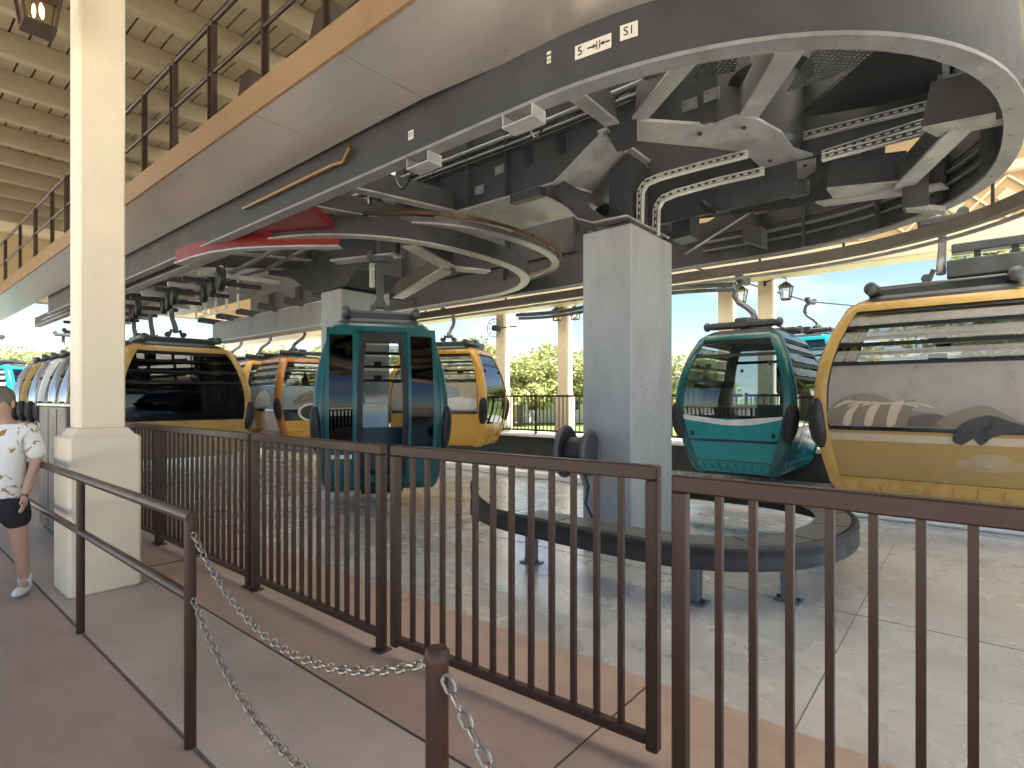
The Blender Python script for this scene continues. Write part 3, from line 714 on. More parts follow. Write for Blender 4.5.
    # clutter of pipes, rollers and hooks under the deck
    for i in range(14):
        s = -8.6-.62*i
        MB().lathe((s, 3.5+.12*(i%3), 3.28), (.25,1,0), [(.001,-.05),(.17,-.05),(.19,-.03),(.19,.03),(.17,.05),(.001,.05)], 18).build('drive_tyre', 'black', t, True)
        MB().bar((s, 3.2, 3.32), (s, 4.4, 3.36), .05, .07).build('cross_arm', 'steel' if i % 2 else 'galv', t)
    for i in range(7):
        s = -9-1.15*i
        MB().bar((s, 3.1, 3.55), (s+.15, 4.9, 3.8), .09, .16).build('cross_arm', 'galv' if i % 2 else 'steel', t)
        MB().bar((s, 5.9, 3.6), (s+.1, 7.5, 3.5), .09, .14).build('cross_arm', 'steel', t)
    for o_, z, r in ((3.05, 3.48, .03), (3.3, 3.56, .024), (3.7, 3.5, .035), (4.2, 3.62, .03)):
        MB().tube([(-18, o_, z), (-12, o_, z), (-9, o_+.15, z), (-7.4, o_+.1, z+.1)], r, 8).build('pipe', 'midgrey', t, True)
    # white service ladder
    mb = MB(); A = pn(196, 318, 4.6); z0, z1 = A[2], A[2]+.75; sA = A[0]; sB = pn(238, 318, 4.6)[0]
    for k in range(5): s = sA+(sB-sA)*k/4; mb.bar((s, 4.6, z0-.02), (s, 4.6, z1-(.1 if k in (1,3) else 0)), .03, .03)
    for z in (z0, z0+.35, z1-.12): mb.bar((sA, 4.6, z), (sB, 4.6, z), .03, .03)
    mb.build('service_ladder', 'white', t)
    return t
frame_two()
# black cable hanging between frames
t = MB().tube([pn(352,195,4.3), pn(345,208,4.3), pn(346,222,4.3), pn(356,228,4.3), pn(368,222,4.3), pn(366,205,4.3)], .012, 8).build('cable_loop', 'black', None, True)
t.rotation_euler = (0,0,ANG); tag(t, 'thin black cable loop hanging under the steel frame above the open doors', 'cable')

# ------------------------------------------------------------------ gondola cabins
ZT = [0, .07, .22, .5, .8, 1.0, 1.3, 1.6, 1.85, 2.05, 2.16, 2.2]
LT = [.96, 1.02, 1.07, 1.13, 1.17, 1.18, 1.165, 1.10, 1.01, .91, .84, .76]
WT = [.58, .64, .70, .78, .85, .87, .86, .80, .72, .63, .57, .50]
def interp(T, z):
    z = max(0, min(2.2, z))
    for i in range(len(ZT)-1):
        if z <= ZT[i+1]:
            u = (z-ZT[i])/(ZT[i+1]-ZT[i]); a, b_ = T[i], T[i+1]
            m0 = (T[i+1]-T[i-1])/(ZT[i+1]-ZT[i-1]) if i else (b_-a)/(ZT[i+1]-ZT[i]); m1 = (T[i+2]-T[i])/(ZT[i+2]-ZT[i]) if i+2 < len(T) else (b_-a)/(ZT[i+1]-ZT[i])
            h = ZT[i+1]-ZT[i]
            return a*(1+2*u)*(1-u)**2 + m0*h*u*(1-u)**2 + b_*u*u*(3-2*u) + m1*h*u*u*(u-1)
    return T[-1]
CC = .11
def surf(side, u, z, off=0):
    Lx, Wy = interp(LT, z), interp(WT, z)
    if side == 'F': return (u*(Lx-CC), -Wy-off, z)
    if side == 'B': return (-u*(Lx-CC), Wy+off, z)
    if side == 'R': return (Lx+off, u*(Wy-CC), z)
    return (-Lx-off, -u*(Wy-CC), z)
def patch(mb, side, u0, u1, z0, z1, off=0, thick=.012, nz=8, nu=2):
    g = []
    for k in range(nz+1):
        for i in range(nu+1):
            g.append(surf(side, u0+(u1-u0)*i/nu, z0+(z1-z0)*k/nz, off))
    w = nu+1; n = len(g); g2 = []
    for k in range(nz+1):
        for i in range(nu+1): g2.append(surf(side, u0+(u1-u0)*i/nu, z0+(z1-z0)*k/nz, off-thick))
    fs = [(k*w+i, k*w+i+1, (k+1)*w+i+1, (k+1)*w+i) for k in range(nz) for i in range(nu)]
    fs += [tuple(n+j for j in f[::-1]) for f in fs]
    bd = [i for i in range(w)]+[k*w+nu for k in range(1,nz+1)]+[nz*w+i for i in range(nu-1,-1,-1)]+[k*w for k in range(nz-1,0,-1)]
    for i in range(len(bd)): a, c = bd[i], bd[(i+1)%len(bd)]; fs.append((a, n+a, n+c, c))
    mb.add(g+g2, fs)
def cabin(label, paint, skirt, gl='glass', doors=None, art=None, group='gondola cabins in the station', hanger='hook', panel=None, gear=False):
    t = thing('gondola_cabin', label, 'gondola cabin', (0,0,0), group, local=True)
    panel = panel or paint
    zs = [2.2*i/28 for i in range(29)]
    for sx in (-1, 1):
        for sy in (-1, 1):
            mb = MB(); prof = []
            for z in zs:
                Lx, Wy = interp(LT, z)+.022, interp(WT, z)+.022; c = CC+.025
                r = [(Lx-c-.02, Wy-.035), (Lx-c-.02, Wy), (Lx-c+.02, Wy), (Lx-c*.35, Wy-c*.12), (Lx-c*.12, Wy-c*.35), (Lx, Wy-c+.02), (Lx, Wy-c-.02), (Lx-.035, Wy-c-.02), (Lx-c*.45, Wy-c*.45)]
                prof.append([(sx*a, sy*b_, z) for a, b_ in r])
            m = len(prof[0]); vs = [p for r in prof for p in r]
            fs = [(k*m+i, k*m+(i+1)%m, (k+1)*m+(i+1)%m, (k+1)*m+i) for k in range(28) for i in range(m)]+[tuple(range(m)), tuple(28*m+i for i in range(m))]
            mb.add(vs, fs).build('corner_pillar', paint, t, True)
            z0 = .62; Lx, Wy = interp(LT, .85), interp(WT, .85); mb = MB(); r = []
            pts = [(sx*(interp(LT,z)-.02), sy*(interp(WT,z)-.02), z) for z in [z0-.09+.07*i for i in range(9)]]
            mb.tube(pts, [.045,.08,.095,.10,.10,.10,.095,.08,.045], 14).build('bumper', 'black', t, True)
    # skirt, lower panel, sill, top rim
    mb = MB()
    for sd in 'FBRL': patch(mb, sd, -1.02, 1.02, .02, .20, .012, .03, 4)
    for sd in 'FBRL':
        for k in range(9): u = -.88+.22*k; patch(mb, sd, u-.075, u+.075, .07, .17, .034, .03, 2)
    mb.build('skirt', skirt, t)
    mb = MB()
    for sd in 'FBRL':
        if sd == 'F' and doors: continue
        patch(mb, sd, -1.0, 1.0, .205, .74 if sd in 'FB' else .50, 0, .03, 8)
    mb.build('lower_panel', panel, t, True)
    mb = MB()
    for sd in 'FB':
        if sd == 'F' and doors: continue
        patch(mb, sd, -.98, .98, .735, .747, .006, .01, 1)
    for sd in 'RL': patch(mb, sd, -.98, .98, .203, .209, .006, .01, 1)
    mb.build('rubber_seal', 'black', t)
    mb = MB()
    for sd in 'FBRL': patch(mb, sd, -1.03, 1.03, 2.07, 2.17, .024, .05, 3)
    mb.build('top_rim', paint, t)
    Lx, Wy = .80, .54; mb = MB(); 
    rows = []
    for z, k in ((2.16, 1.0), (2.21, .97), (2.25, .86), (2.27, .6)):
        rows.append([(a*Lx*k+0, c*Wy*k, z) for a, c in ((-1,-.7),(-.85,-1),(.85,-1),(1,-.7),(1,.7),(.85,1),(-.85,1),(-1,.7))])
    vs = [p for r in rows for p in r]; fs = [(k*8+i, k*8+(i+1)%8, k*8+8+(i+1)%8, k*8+8+i) for k in range(3) for i in range(8)]+[tuple(24+i for i in range(8)), tuple(range(7,-1,-1))]
    mb.add(vs, fs).build('roof_shell', 'darkgrey', t)
    MB().box(-.93, .93, -.56, .56, .0, .05).build('floor_pan', 'black', t)
    for sx in (-1, 1):
        mb = MB(); mb.bbox(sx*.62-.2, sx*.62+.2, -.62, .62, .42, .50, .02); mb.bbox(sx*.86-.05, sx*.86+.05, -.6, .6, .50, 1.05, .02); mb.box(sx*.66-.14, sx*.66+.14, -.45, .45, .05, .42)
        mb.build('bench', 'seat', t)
    # windows
    for sd in 'FBRL':
        if sd == 'F' and doors: continue
        lo = .745 if sd in 'FB' else .505
        fr = MB()
        for z0, z1 in ((2.03, 2.068),): patch(fr, sd, -.985, .985, z0, z1, .006, .03, 1)
        for u in (-1, 1): patch(fr, sd, min(u, u*.965), max(u, u*.965), lo, 2.03, .004, .028, 8, 1)
        if sd in 'FB':
            for z0 in (1.45, 1.66, 1.86): patch(fr, sd, -.965, .965, z0, z0+.042, .012, .04, 1)
            for u in (-.0,): 
                for z0 in (1.49, 1.70): patch(fr, sd, u-.08, u+.08, z0, z0+.06, .016, .03, 1)
        else: patch(fr, sd, -.965, .965, 1.80, 1.85, .012, .04, 1)
        f = fr.build('window_frame', 'black', t)
        mb = MB()
        if sd in 'FB':
            patch(mb, sd, -.965, .965, lo, 1.45, .002, .006, 6)
        else: patch(mb, sd, -.965, .965, lo, 1.80, .002, .006, 8)
        mb.build('pane', gl, f, True)
        if sd in 'FB':
            for k, z0 in enumerate((1.50, 1.71, 1.90)):
                mb = MB(); z1 = z0+(.12 if k < 2 else .10); g = [surf(sd, u, z, o) for z, o in ((z0, .05), (z1, .0)) for u in (-.96, .96)]
                g += [surf(sd, u, z, o-.008) for z, o in ((z0, .05), (z1, .0)) for u in (-.96, .96)]
                mb.add(g, [(0,1,3,2),(6,7,5,4),(0,2,6,4),(1,5,7,3),(0,4,5,1),(2,3,7,6)]); mb.build('louver', 'film_louver' if gl == 'glass' and art != 'dark' else gl, f)
        else:
            mb = MB(); patch(mb, sd, -.965, .965, 1.85, 2.03, .002, .006, 2); mb.build('vent_pane', gl, f, True)
            mb = MB()
            for u, z in ((-.8,1.68),(.8,1.68),(-.85,.62),(.85,.62)): mb.ball(surf(sd, u, z, .012), .03, .03, .035, 10, 6)
            mb.build('latch', 'black', f, True)
    if doors:
        # opening lined in dark, two door leaves slid apart
        mb = MB()
        for u0, u1 in ((-1.0, -.42), (.42, 1.0)): patch(mb, 'F', u0, u1, .205, 2.06, -.01, .03, 10, 2)
        mb.build('door_side_panel', paint, t, True)
        mb = MB()
        for u0, u1 in ((-.42, -.33), (.33, .42)): patch(mb, 'F', u0, u1, .10, 2.06, .02, .06, 10, 1)
        patch(mb, 'F', -.33, .33, 1.92, 2.06, .02, .06, 1); patch(mb, 'F', -.44, .44, -.04, .10, .06, .2, 2)
        mb.build('door_frame', 'black', t)
        for u in (-1, 1):
            x0, x1 = (u*.45, u*.98); x0, x1 = min(x0,x1), max(x0,x1); yo = .06
            fr = MB()
            def leaf(mb, a, c, z0, z1, o): 
                g = [(x, -interp(WT, z)-o, z) for z in [z0+(z1-z0)*k/8 for k in range(9)] for x in (a, c)]
                g += [(x, -interp(WT, z)-o+.04, z) for z in [z0+(z1-z0)*k/8 for k in range(9)] for x in (a, c)]
                fs = [(2*k, 2*k+1, 2*k+3, 2*k+2) for k in range(8)]; fs += [tuple(18+j for j in f[::-1]) for f in fs]
                fs += [(2*k, 2*k+2, 20+2*k, 18+2*k) for k in range(8)]+[(2*k+1, 19+2*k, 21+2*k, 2*k+3) for k in range(8)]+[(0,18,19,1),(16,17,35,34)]
                mb.add(g, fs)
            leaf(fr, x0, x0+.055, .12, 2.10, yo); leaf(fr, x1-.075, x1, .12, 2.10, yo); leaf(fr, x0+.055, x1-.075, .12, .58, yo-.002); leaf(fr, x0+.055, x1-.075, 2.01, 2.10, yo-.002)
            d = fr.build('door', paint, t, True)
            mb = MB(); leaf(mb, x0+.057, x1-.077, .59, 2.0, yo-.015); mb.build('pane', 'glass_dark', d, True)
            mb = MB(); leaf(mb, x0+.09, x1-.09, .44, .49, yo+.006); mb.build('stripe', 'film_white', d)
    # roof gear and hanger
    if gear:
        MB().bbox(.06, .74, -.26, .02, 2.405, 2.60, .012).build('gear_box', 'darkgrey', t); mb = MB(); mb.bbox(.10, 1.12, -.22, -.02, 2.68, 2.78, .012); mb.bbox(.3, .36, -.15, -.09, 2.60, 2.68); mb.bbox(.62, .68, -.15, -.09, 2.60, 2.68)
        mb.build('clamp_rail', 'darkgrey', t); MB().bbox(.80, .92, -.2, -.05, 2.40, 2.95, .01).build('clamp_arm', 'darkgrey', t)
    mb = MB(); mb.bbox(-.66, .66, -.075, .075, 2.27, 2.40, .02); mb.bbox(-.72, -.60, -.1, .1, 2.28, 2.44, .02); mb.bbox(.60, .72, -.1, .1, 2.28, 2.44, .02)
    mb.build('roof_beam', 'darkgrey', t)
    for x in (-.64, .64):
        mb = MB(); mb.bbox(x-.07, x+.07, -.52, .52, 2.275, 2.385, .03)
        for y in (-.55, .55): mb.ball((x, y, 2.33), .075, .06, .075, 12, 8)
        mb.build('cross_bar', 'darkgrey', t, True)
    mb = MB()
    for y in (-.34, .34): mb.tube([(-.68, y, 2.28), (-.66, y, 2.36), (.66, y, 2.36), (.68, y, 2.28)], .016, 8)
    mb.build('roof_rod', 'midgrey', t, True)
    mb = MB()
    for x in (-.14, .14): mb.bar((x, 0, 2.38), (x*.5, 0, 2.56), .05, .05); mb.lathe((x, -.06, 2.46), (0,1,0), [(.001,0),(.05,0),(.05,.12),(.001,.12)], 12)
    mb.build('spring_mount', 'darkgrey', t, True)
    mb = MB()
    if hanger == 'hook': pts = [(0,0,2.5),(0,.02,2.6),(0,.12,2.70),(0,.26,2.80),(0,.33,2.92),(0,.30,3.06),(0,.18,3.15)]
    else: pts = [(0,0,2.46),(0,0,2.7),(0,.02,2.95),(0,.03,3.2),(0,.03,3.32)]
    mb.tube(pts, [.05,.05,.048,.045,.045,.045,.05], 10) if hanger == 'hook' else mb.bbox(-.075, .075, -.03, .03, 2.46, 3.62, .01)
    mb.build('hanger', 'midgrey' if hanger == 'hook' else 'darkgrey', t, True)
    mb = MB(); ty = .18 if hanger == 'hook' else 0
    mb.bbox(-.22, .22, ty-.06, ty+.06, 3.10, 3.20, .02); mb.lathe((-.2, ty-.05, 3.2), (0,1,0), [(.001,0),(.06,0),(.06,.1),(.001,.1)], 12); mb.lathe((.2, ty-.05, 3.2), (0,1,0), [(.001,0),(.06,0),(.06,.1),(.001,.1)], 12)
    mb.build('grip', 'darkgrey', t, True)
    # printed film on the big window
    def blob(side, pts, off, m, nm='window_print'):
        n = len(pts); q = []
        if n < 18:
            for i in range(n):
                p0, p1, p2, p3 = pts[i-1], pts[i], pts[(i+1)%n], pts[(i+2)%n]
                for u in (0, .25, .5, .75):
                    q.append(tuple(.5*(2*p1[d]+(p2[d]-p0[d])*u+(2*p0[d]-5*p1[d]+4*p2[d]-p3[d])*u*u+(3*p1[d]-p0[d]-3*p2[d]+p3[d])*u**3) for d in (0,1)))
            pts = q
        mb = MB(); c = (sum(p[0] for p in pts)/len(pts), sum(p[1] for p in pts)/len(pts)); n = len(pts)
        rings = [[surf(side, c[0]+(u-c[0])*k, c[1]+(z-c[1])*k, off) for u, z in pts] for k in (1, .66, .33)]
        vs = [p for r in rings for p in r]+[surf(side, *c, off)]
        fs = [(k*n+i, k*n+(i+1)%n, k*n+n+(i+1)%n, k*n+n+i) for k in range(2) for i in range(n)]+[(2*n+i, 2*n+(i+1)%n, 3*n) for i in range(n)]
        return mb.add(vs, fs).build(nm, m, t, True)
    if art == 'hills':
        mb = MB(); patch(mb, 'F', -.96, .96, .78, 1.45, .009, .003, 6); mb.build('window_film', 'film', t, True)
        mb = MB(); patch(mb, 'F', -.99, .99, .62, .70, .004, .003, 1); mb.build('stripe', 'film_pale', t)
        blob('F', [(-.96,.80),(-.94,.98),(-.80,1.10),(-.62,1.15),(-.44,1.10),(-.26,.98),(-.06,.93),(.02,.86),(.0,.80)], .013, 'film_hill')
        for k in range(7):
            u = -.93+.1*k; blob('F', [(u,.80),(u+.05,.92+.02*k),(u+.13,1.0+.012*k),(u+.16,1.0+.012*k),(u+.10,.90),(u+.07,.80)], .016, 'film_pale' if k % 2 else 'film_hill')
        for k in range(6):
            u = -.90+.13*k; blob('F', [(u,.99+.012*k),(u+.10,1.06-.004*k),(u+.22,1.06-.012*k),(u+.21,1.045-.012*k),(u+.10,1.045-.004*k),(u+.01,.98+.012*k)], .019, 'film_pale')
        blob('F', [(-.30,.80),(-.20,.90),(-.02,.93),(.10,.88),(.16,.80)], .0155, 'film_dark2')
        blob('F', [(.02,.80),(.08,.92),(.20,.98),(.34,1.02),(.46,.97),(.62,.86),(.70,.80)], .018, 'film_hill')
        blob('F', [(.12,.66),(.16,.80),(.26,.88),(.40,.92),(.56,.86),(.72,.79),(.52,.74),(.42,.70),(.34,.62),(.26,.70),(.20,.62)], .022, 'film_dark')
        blob('F', [(.70,.80),(.80,.90),(.96,.96),(.96,.80)], .016, 'film_hill')
        blob('F', [(.80,1.24),(.86,1.34),(.93,1.36),(.94,1.28),(.88,1.22)], .016, 'film_hill')
        q = [(.42+.30*math.cos(a), .42+.07*math.sin(a)) for a in [2*math.pi*k/20 for k in range(20)]]; blob('F', q, .008, 'film_emblem', 'emblem')
        q = [(.42+.16*math.cos(a), .47+.07*math.sin(a)) for a in [2*math.pi*k/20 for k in range(20)]]; blob('F', q, .011, 'film_emblem', 'emblem')
    if art == 'swirl':
        for sd in 'FR': 
            mb = MB(); patch(mb, sd, -.96, .96, .80, 1.42, .008, .003, 6); mb.build('window_film', 'film_blue', t, True)
        q = [(.05+.5*math.cos(a), .72+.24*math.sin(a)) for a in [2*math.pi*k/24 for k in range(24)]]; blob('R', q, .014, 'film_white')
        q = [(.05+.40*math.cos(a), .72+.19*math.sin(a)) for a in [2*math.pi*k/24 for k in range(24)]]; blob('R', q, .018, 'film_dark')
        blob('R', [(-.6,.95),(-.3,1.2),(.1,1.3),(.5,1.2),(.7,1.0),(.2,1.02)], .014, 'film_hill')
        blob('F', [(-.5,.85),(-.2,1.2),(.3,1.3),(.7,1.1),(.5,.9)], .014, 'film_white')
    if art == 'plain':
        mb = MB(); patch(mb, 'F', -.96, .96, .80, 1.42, .008, .003, 6); mb.build('window_film', 'film_pale', t, True)
        blob('F', [(-.2,.95),(.0,1.25),(.35,1.36),(.6,1.2),(.45,1.0),(.1,.9)], .013, 'film_blue'); blob('F', [(.2,1.0),(.5,1.1),(.9,1.05),(.9,.85),(.4,.84)], .016, 'film_white')
    if art == 'wave':
        for sd in 'RL':
            mb = MB(); patch(mb, sd, -.96, .96, .54, .86, .008, .003, 4); mb.build('window_film', 'teal_film', t, True)
            blob(sd, [(-.96,.84),(-.6,.80),(-.1,.76),(.4,.77),(.96,.86),(.96,.90),(.4,.82),(-.1,.81),(-.6,.86),(-.96,.91)], .012, 'film_white', 'wave_stripe')
        for sd in 'FB':
            q = [(-.35+.085*math.cos(a)*(1+.25*math.cos(5*a)), .50+.11*math.sin(a)*(1+.25*math.cos(5*a))) for a in [2*math.pi*k/30 for k in range(30)]]; blob(sd, q, .006, 'film_white', 'emblem')
            mb = MB(); patch(mb, sd, -.99, .99, .66, .73, .004, .003, 1); mb.build('stripe', 'film_white', t)
    return t
M['teal_film'] = film('teal window film', (.02, .30, .33), .72)
def put(t, x, y, z, rot_deg): t.location = (x, y, z); t.rotation_euler = (0, 0, math.radians(rot_deg)); return t
AD = math.degrees(ANG)
# 1 mustard cabin at the right edge
x, y = W2(-.30, 8.72); put(cabin('mustard cabin at the right edge with brown printed windows and black bumper', 'yellow_d', 'yellow_d', art='hills', panel='mustard', gear=True), x, y, .30, AD).scale = (1.05, 1.05, 1.10)
# 2 teal cabin right of the column (end towards us)
x, y = W2(-2.80, 9.66); put(cabin('teal cabin right of the concrete column, glass end facing the platform', 'teal', 'teal_b', art='wave', panel='teal_b'), x, y, .33, AD+90)
# 3 teal cabin leaving behind it
put(cabin('bright teal cabin outside, mostly hidden between the teal and mustard cabins', 'teal_b', 'teal_b'), 7.9, 14.2, .85, 40)
# 4 teal cabin with open doors
put(cabin('dark teal cabin with its two doors slid open behind the middle fence', 'teal', 'teal', doors=True, hanger='plate'), -1.86, 7.75, .30, 16).scale = (.70, .95, 1.0)
# 5 orange yellow cabin behind it
put(cabin('orange yellow cabin hanging just right of the open teal cabin', 'orange', 'orange', art='plain'), -1.50, 13.0, .42, -16)
# 6-8 cabins queued on the far lane
put(cabin('cabin with rusty orange pillars and a round dark print, left of the open teal cabin', 'redcab', 'orange', art='swirl', panel='orange'), -6.2, 15.6, .40, AD-8)
put(cabin('yellow cabin with white lower panel between the dark windowed and rusty pillared cabins', 'orange', 'orange', art='swirl', panel='white'), -7.75, 16.9, .40, AD-8)
put(cabin('small yellow cabin farthest back beside the dark windowed cabin', 'yellow', 'yellow'), -9.3, 18.2, .40, AD-8)
# 9 cabin with dark windows, then the parked row behind it
U, V = Vector((.72, .694)), Vector((-.767, .642))
c0 = Vector((-6.85, 11.2))
put(cabin('yellow cabin with dark windows broadside right of the cream column', 'yellow_d', 'yellow_d', gl='glass_dark', art='dark'), c0.x, c0.y, .33, 44)
ords = ['first', 'second', 'third', 'fourth', 'fifth', 'sixth', 'seventh', 'eighth']
cols = ['silver', 'yellow_d', 'silver', 'silver', 'white', 'silver', 'yellow_d', 'silver']
cn_ = {'silver': 'silver', 'yellow_d': 'mustard', 'white': 'white'}
for k, m_ in enumerate(cols):
    c = c0 + V*(1.35+1.14*k); put(cabin('%s framed parked cabin, %s in the tight row counting back from the cream column' % (cn_[m_], ords[k]), m_, 'silver', gl='glass', panel=m_, group='parked cabins in a row'), c.x, c.y, .33, 44).scale = (1, .62, 1)
put(cabin('teal cabin at the far left edge beyond the parked row', 'teal_b', 'teal_b', panel='yellow'), -17.6, 18.6, .40, 10)

# ------------------------------------------------------------------ curved guide table on the floor
def guide_table():
    t = thing('guide_table', 'low curved cabin guide with black rubber edge and grey top on steel legs', 'cabin guide', (-2.2, 5.2, 0))
    C = (-1.95, 5.15); path = []
    flare = [(-4.06, 4.20), (-3.92, 4.06), (-3.72, 3.95), (-3.45, 3.86), (-3.1, 3.80), (-2.7, 3.77), (-2.3, 3.75)]
    path += flare
    for k in range(29):
        a = -math.pi/2 + math.pi*k/28; c_, q_ = math.cos(a), math.sin(a)
        path.append((C[0]+1.22*abs(c_)**(2/2.15), C[1]+1.40*math.copysign(abs(q_)**(2/2.15), q_)))
    path.append((-3.2, 6.55))
    path = [q for i, q in enumerate(path) if i == 0 or math.dist(q, path[i-1]) > .03]
    mb = MB(); mb.sweep(path, [(0,.285),(.03,.275),(.035,.44),(.02,.46),(0,.465),(-.02,.45),(-.025,.43),(-.018,.41),(-.018,.36),(-.025,.34),(-.025,.29)])
    for k, (lo, hi) in enumerate(((.0,.19),(.0,.13),(.0,.06))):
        for i in range(k*11, k*11+11): a, c, z = mb.v[i]; mb.v[i] = (a, c, z+lo+(hi-lo)*(z-.26)/.22)
    mb.build('rubber_edge', 'black', t, True)
    n0 = 4
    mb = MB(); mb.sweep(path[n0:], R4(.036, .31, .440, .458)); mb.mi = 1
    for k in range(n0+1, len(path)-1, 4):
        (a, c), (e, f) = path[k], path[k+1]; d = Vector((e-a, f-c)).normalized(); nx, ny = -d.y, d.x
        mb.bar((a+nx*.04, c+ny*.04, .4595), (a+nx*.30, c+ny*.30, .4595), .008, .003)
    mb.build('top_plate', ['tray_top', 'black'], t)
    for px, py in ((703,609),(796,604),(840,556),(536,565)):
        s, n, _ = pz(px, py, 0); q = min(path, key=lambda p: math.dist(p, (s, n))); k_ = path.index(q)
        d = Vector((path[k_+1][0]-path[k_-1][0], path[k_+1][1]-path[k_-1][1])).normalized(); s, n = q[0]-d.y*.16, q[1]+d.x*.16
        mb = MB(); mb.bbox(s-.045, s+.045, n-.045, n+.045, .012, .44, .006); mb.build('leg', 'midgrey', t)
        f = MB().bbox(s-.09, s+.09, n-.07, n+.07, 0, .012, .003).build('foot_plate', 'midgrey', t)
        mb = MB(); bolts(mb, (s-.07, n, .012), (s+.07, n, .012), 2, .012, .02, (0,0,1)); mb.build('anchor_bolt', 'steel_dark', t)
guide_table()
# hose reel on the column
def reel():
    x = (578-CX)/F*5.42; s, n = SN(x, 5.42); z = HC-(452-HY)/F*5.42
    t = thing('hose_reel', 'dark twin-flange hose reel fixed low on the side of the concrete column', 'hose reel', (s, n, z))
    ax = Vector((.98, .15, 0)).normalized(); c = Vector((s, n, z))
    for k, r in ((-.13, .235), (.13, .20)):
        pts = []; u = ax.cross(Vector((0,0,1))).normalized()
        for i in range(28): a = 2*math.pi*i/28; pts.append(c+ax*k+u*math.cos(a)*r+Vector((0,0,1))*math.sin(a)*r)
        MB().tube(pts, .028, 10, True).build('flange_ring', 'darkgrey', t, True)
        MB().lathe(c+ax*k, ax, [(.001,-.012),(r*.86,-.012),(r*.86,.012),(.001,.012)], 28).build('flange_disc', 'steel_dark' , t, True)
    MB().lathe(c, ax, [(.14,-.12),(.15,-.06),(.14,0),(.15,.06),(.14,.12)], 28).build('hose_coil', 'black', t, True)
    MB().bar(c+Vector((0,0,-.12)), c+Vector((.12,.02,-.42)), .05, .03).build('bracket', 'midgrey', t)
    MB().bar(c, Vector((-3.156, c.y, c.z)), .05, .05).build('axle', 'midgrey', t)
    MB().tube([c+Vector((.1,-.05,-.15)), c+Vector((.16,-.06,-.32)), c+Vector((.12,-.05,-.48)), c+Vector((.2,-.05,-.62))], .014, 8).build('hose_tail', 'black', t, True)
reel()

# ------------------------------------------------------------------ far side: low wall, railing, columns, lanterns
t = thing('parapet', 'low dark grey wall with pale coping along the far side of the station', 'wall', (-5, 11, 0))
MB().box(-30, 8, 10.94, 11.2, 0, .52).build('wall_face', 'steel', t); MB().bbox(-30, 8, 10.9, 11.35, .52, .585, .01).build('coping', 'white', t)
t = thing('kerb', 'pale low kerb on the floor below the right teal cabin', 'kerb', (-2, 8.2, 0)); MB().bbox(-30, 4, 8.12, 8.3, 0, .12, .02).build('kerb_stone', 'white', t)
sec = -14.0; k = 0
lab = ['far thin bar railing section behind the rusty pillared cabin', 'far thin bar railing section behind the orange yellow cabin', 'far thin bar railing section in the gap left of the concrete column', 'far thin bar railing section behind the concrete column and right teal cabin', 'far thin bar railing section behind the mustard cabin', 'far thin bar railing section beyond the right edge of the mustard cabin']
for k in range(6):
    s0 = -17+3.4*k; t = thing('railing', lab[k], 'railing', (s0, 11.12, .585), 'railing sections on the far wall')
    for z in (.68, 1.55): MB().bbox(s0, s0+3.36, 11.10, 11.14, z-.025, z+.025, .005).build('rail', 'rail', t)
    for s in (s0+.03, s0+1.68): MB().bbox(s-.025, s+.025, 11.09, 11.15, .585, 1.6, .005).build('post', 'rail', t)
    pr = None; i = 0
    while i < 27:
        if pr is None: pr = MB().box(s0+.12-.009, s0+.12+.009, 11.11, 11.13, .7, 1.53).build('baluster', 'rail', t); ob = pr
        else: ob = pr.copy(); COL.objects.link(ob); ob.parent = t; ob.location = (.12*i, 0, 0)
        i += 1
def far_col(px, n, lb): s = pn(px, 300, n)[0]; cream_column(s, n, lb, 3.82, .19, .14, 1.55, 'cream columns on the far side', True); return s
for px, lb in ((503, 'cream far column with the round bracket, nearest the orange yellow cabin'), (565, 'cream far column with lanterns, left beside the concrete column'),
               (727, 'left one of two cream far columns above the right teal cabin'), (767, 'cream far column directly behind the right teal cabin hanger'), (255, 'cream far column behind the small yellow cabins')):
    far_col(px, 11.65, lb)
def far_lantern(px, py, lb, to): 
    Y = 11.3/(-SA*(px-CX)/F+CA); s = pn(to, 300, 11.65)[0]
    lantern(px, py, Y, lb, .20, (s, 11.5), 'lanterns on the far columns')
far_lantern(557, 321, 'far lantern on the left side of the column beside the concrete column', 565); far_lantern(575, 320, 'far lantern on the right side of the column beside the concrete column', 565)
far_lantern(741, 303, 'far lantern between the two columns above the right teal cabin', 727); far_lantern(786, 300, 'far lantern right of the right teal cabin hanger', 767)
# round bracket on the far column
s, n, z = pn(494, 328, 11.3); t = thing('fan', 'small round caged fan on an arm of the far column', 'fan', (s, n, z))
ring = lambda r: [(s+r*math.cos(a), n, z+r*math.sin(a)) for a in [2*math.pi*i/24 for i in range(24)]]
mb = MB(); mb.tube(ring(.25), .012, 6, True); mb.tube(ring(.17), .007, 6, True)
for i in range(8): a = math.pi*i/4; mb.bar((s, n, z), (s+.25*math.cos(a), n, z+.25*math.sin(a)), .01, .01, (0,1,0))
mb.build('cage', 'midgrey', t, True)
MB().lathe((s, n-.02, z), (0,1,0), [(.001,0),(.08,0),(.09,.2),(.001,.22)], 14).build('motor', 'steel_dark', t, True)
MB().tube([(s, n+.1, z), (s+.25, n+.2, z+.02), (s+.6, n+.25, z+.02)], .02, 8).build('arm', 'midgrey', t, True)

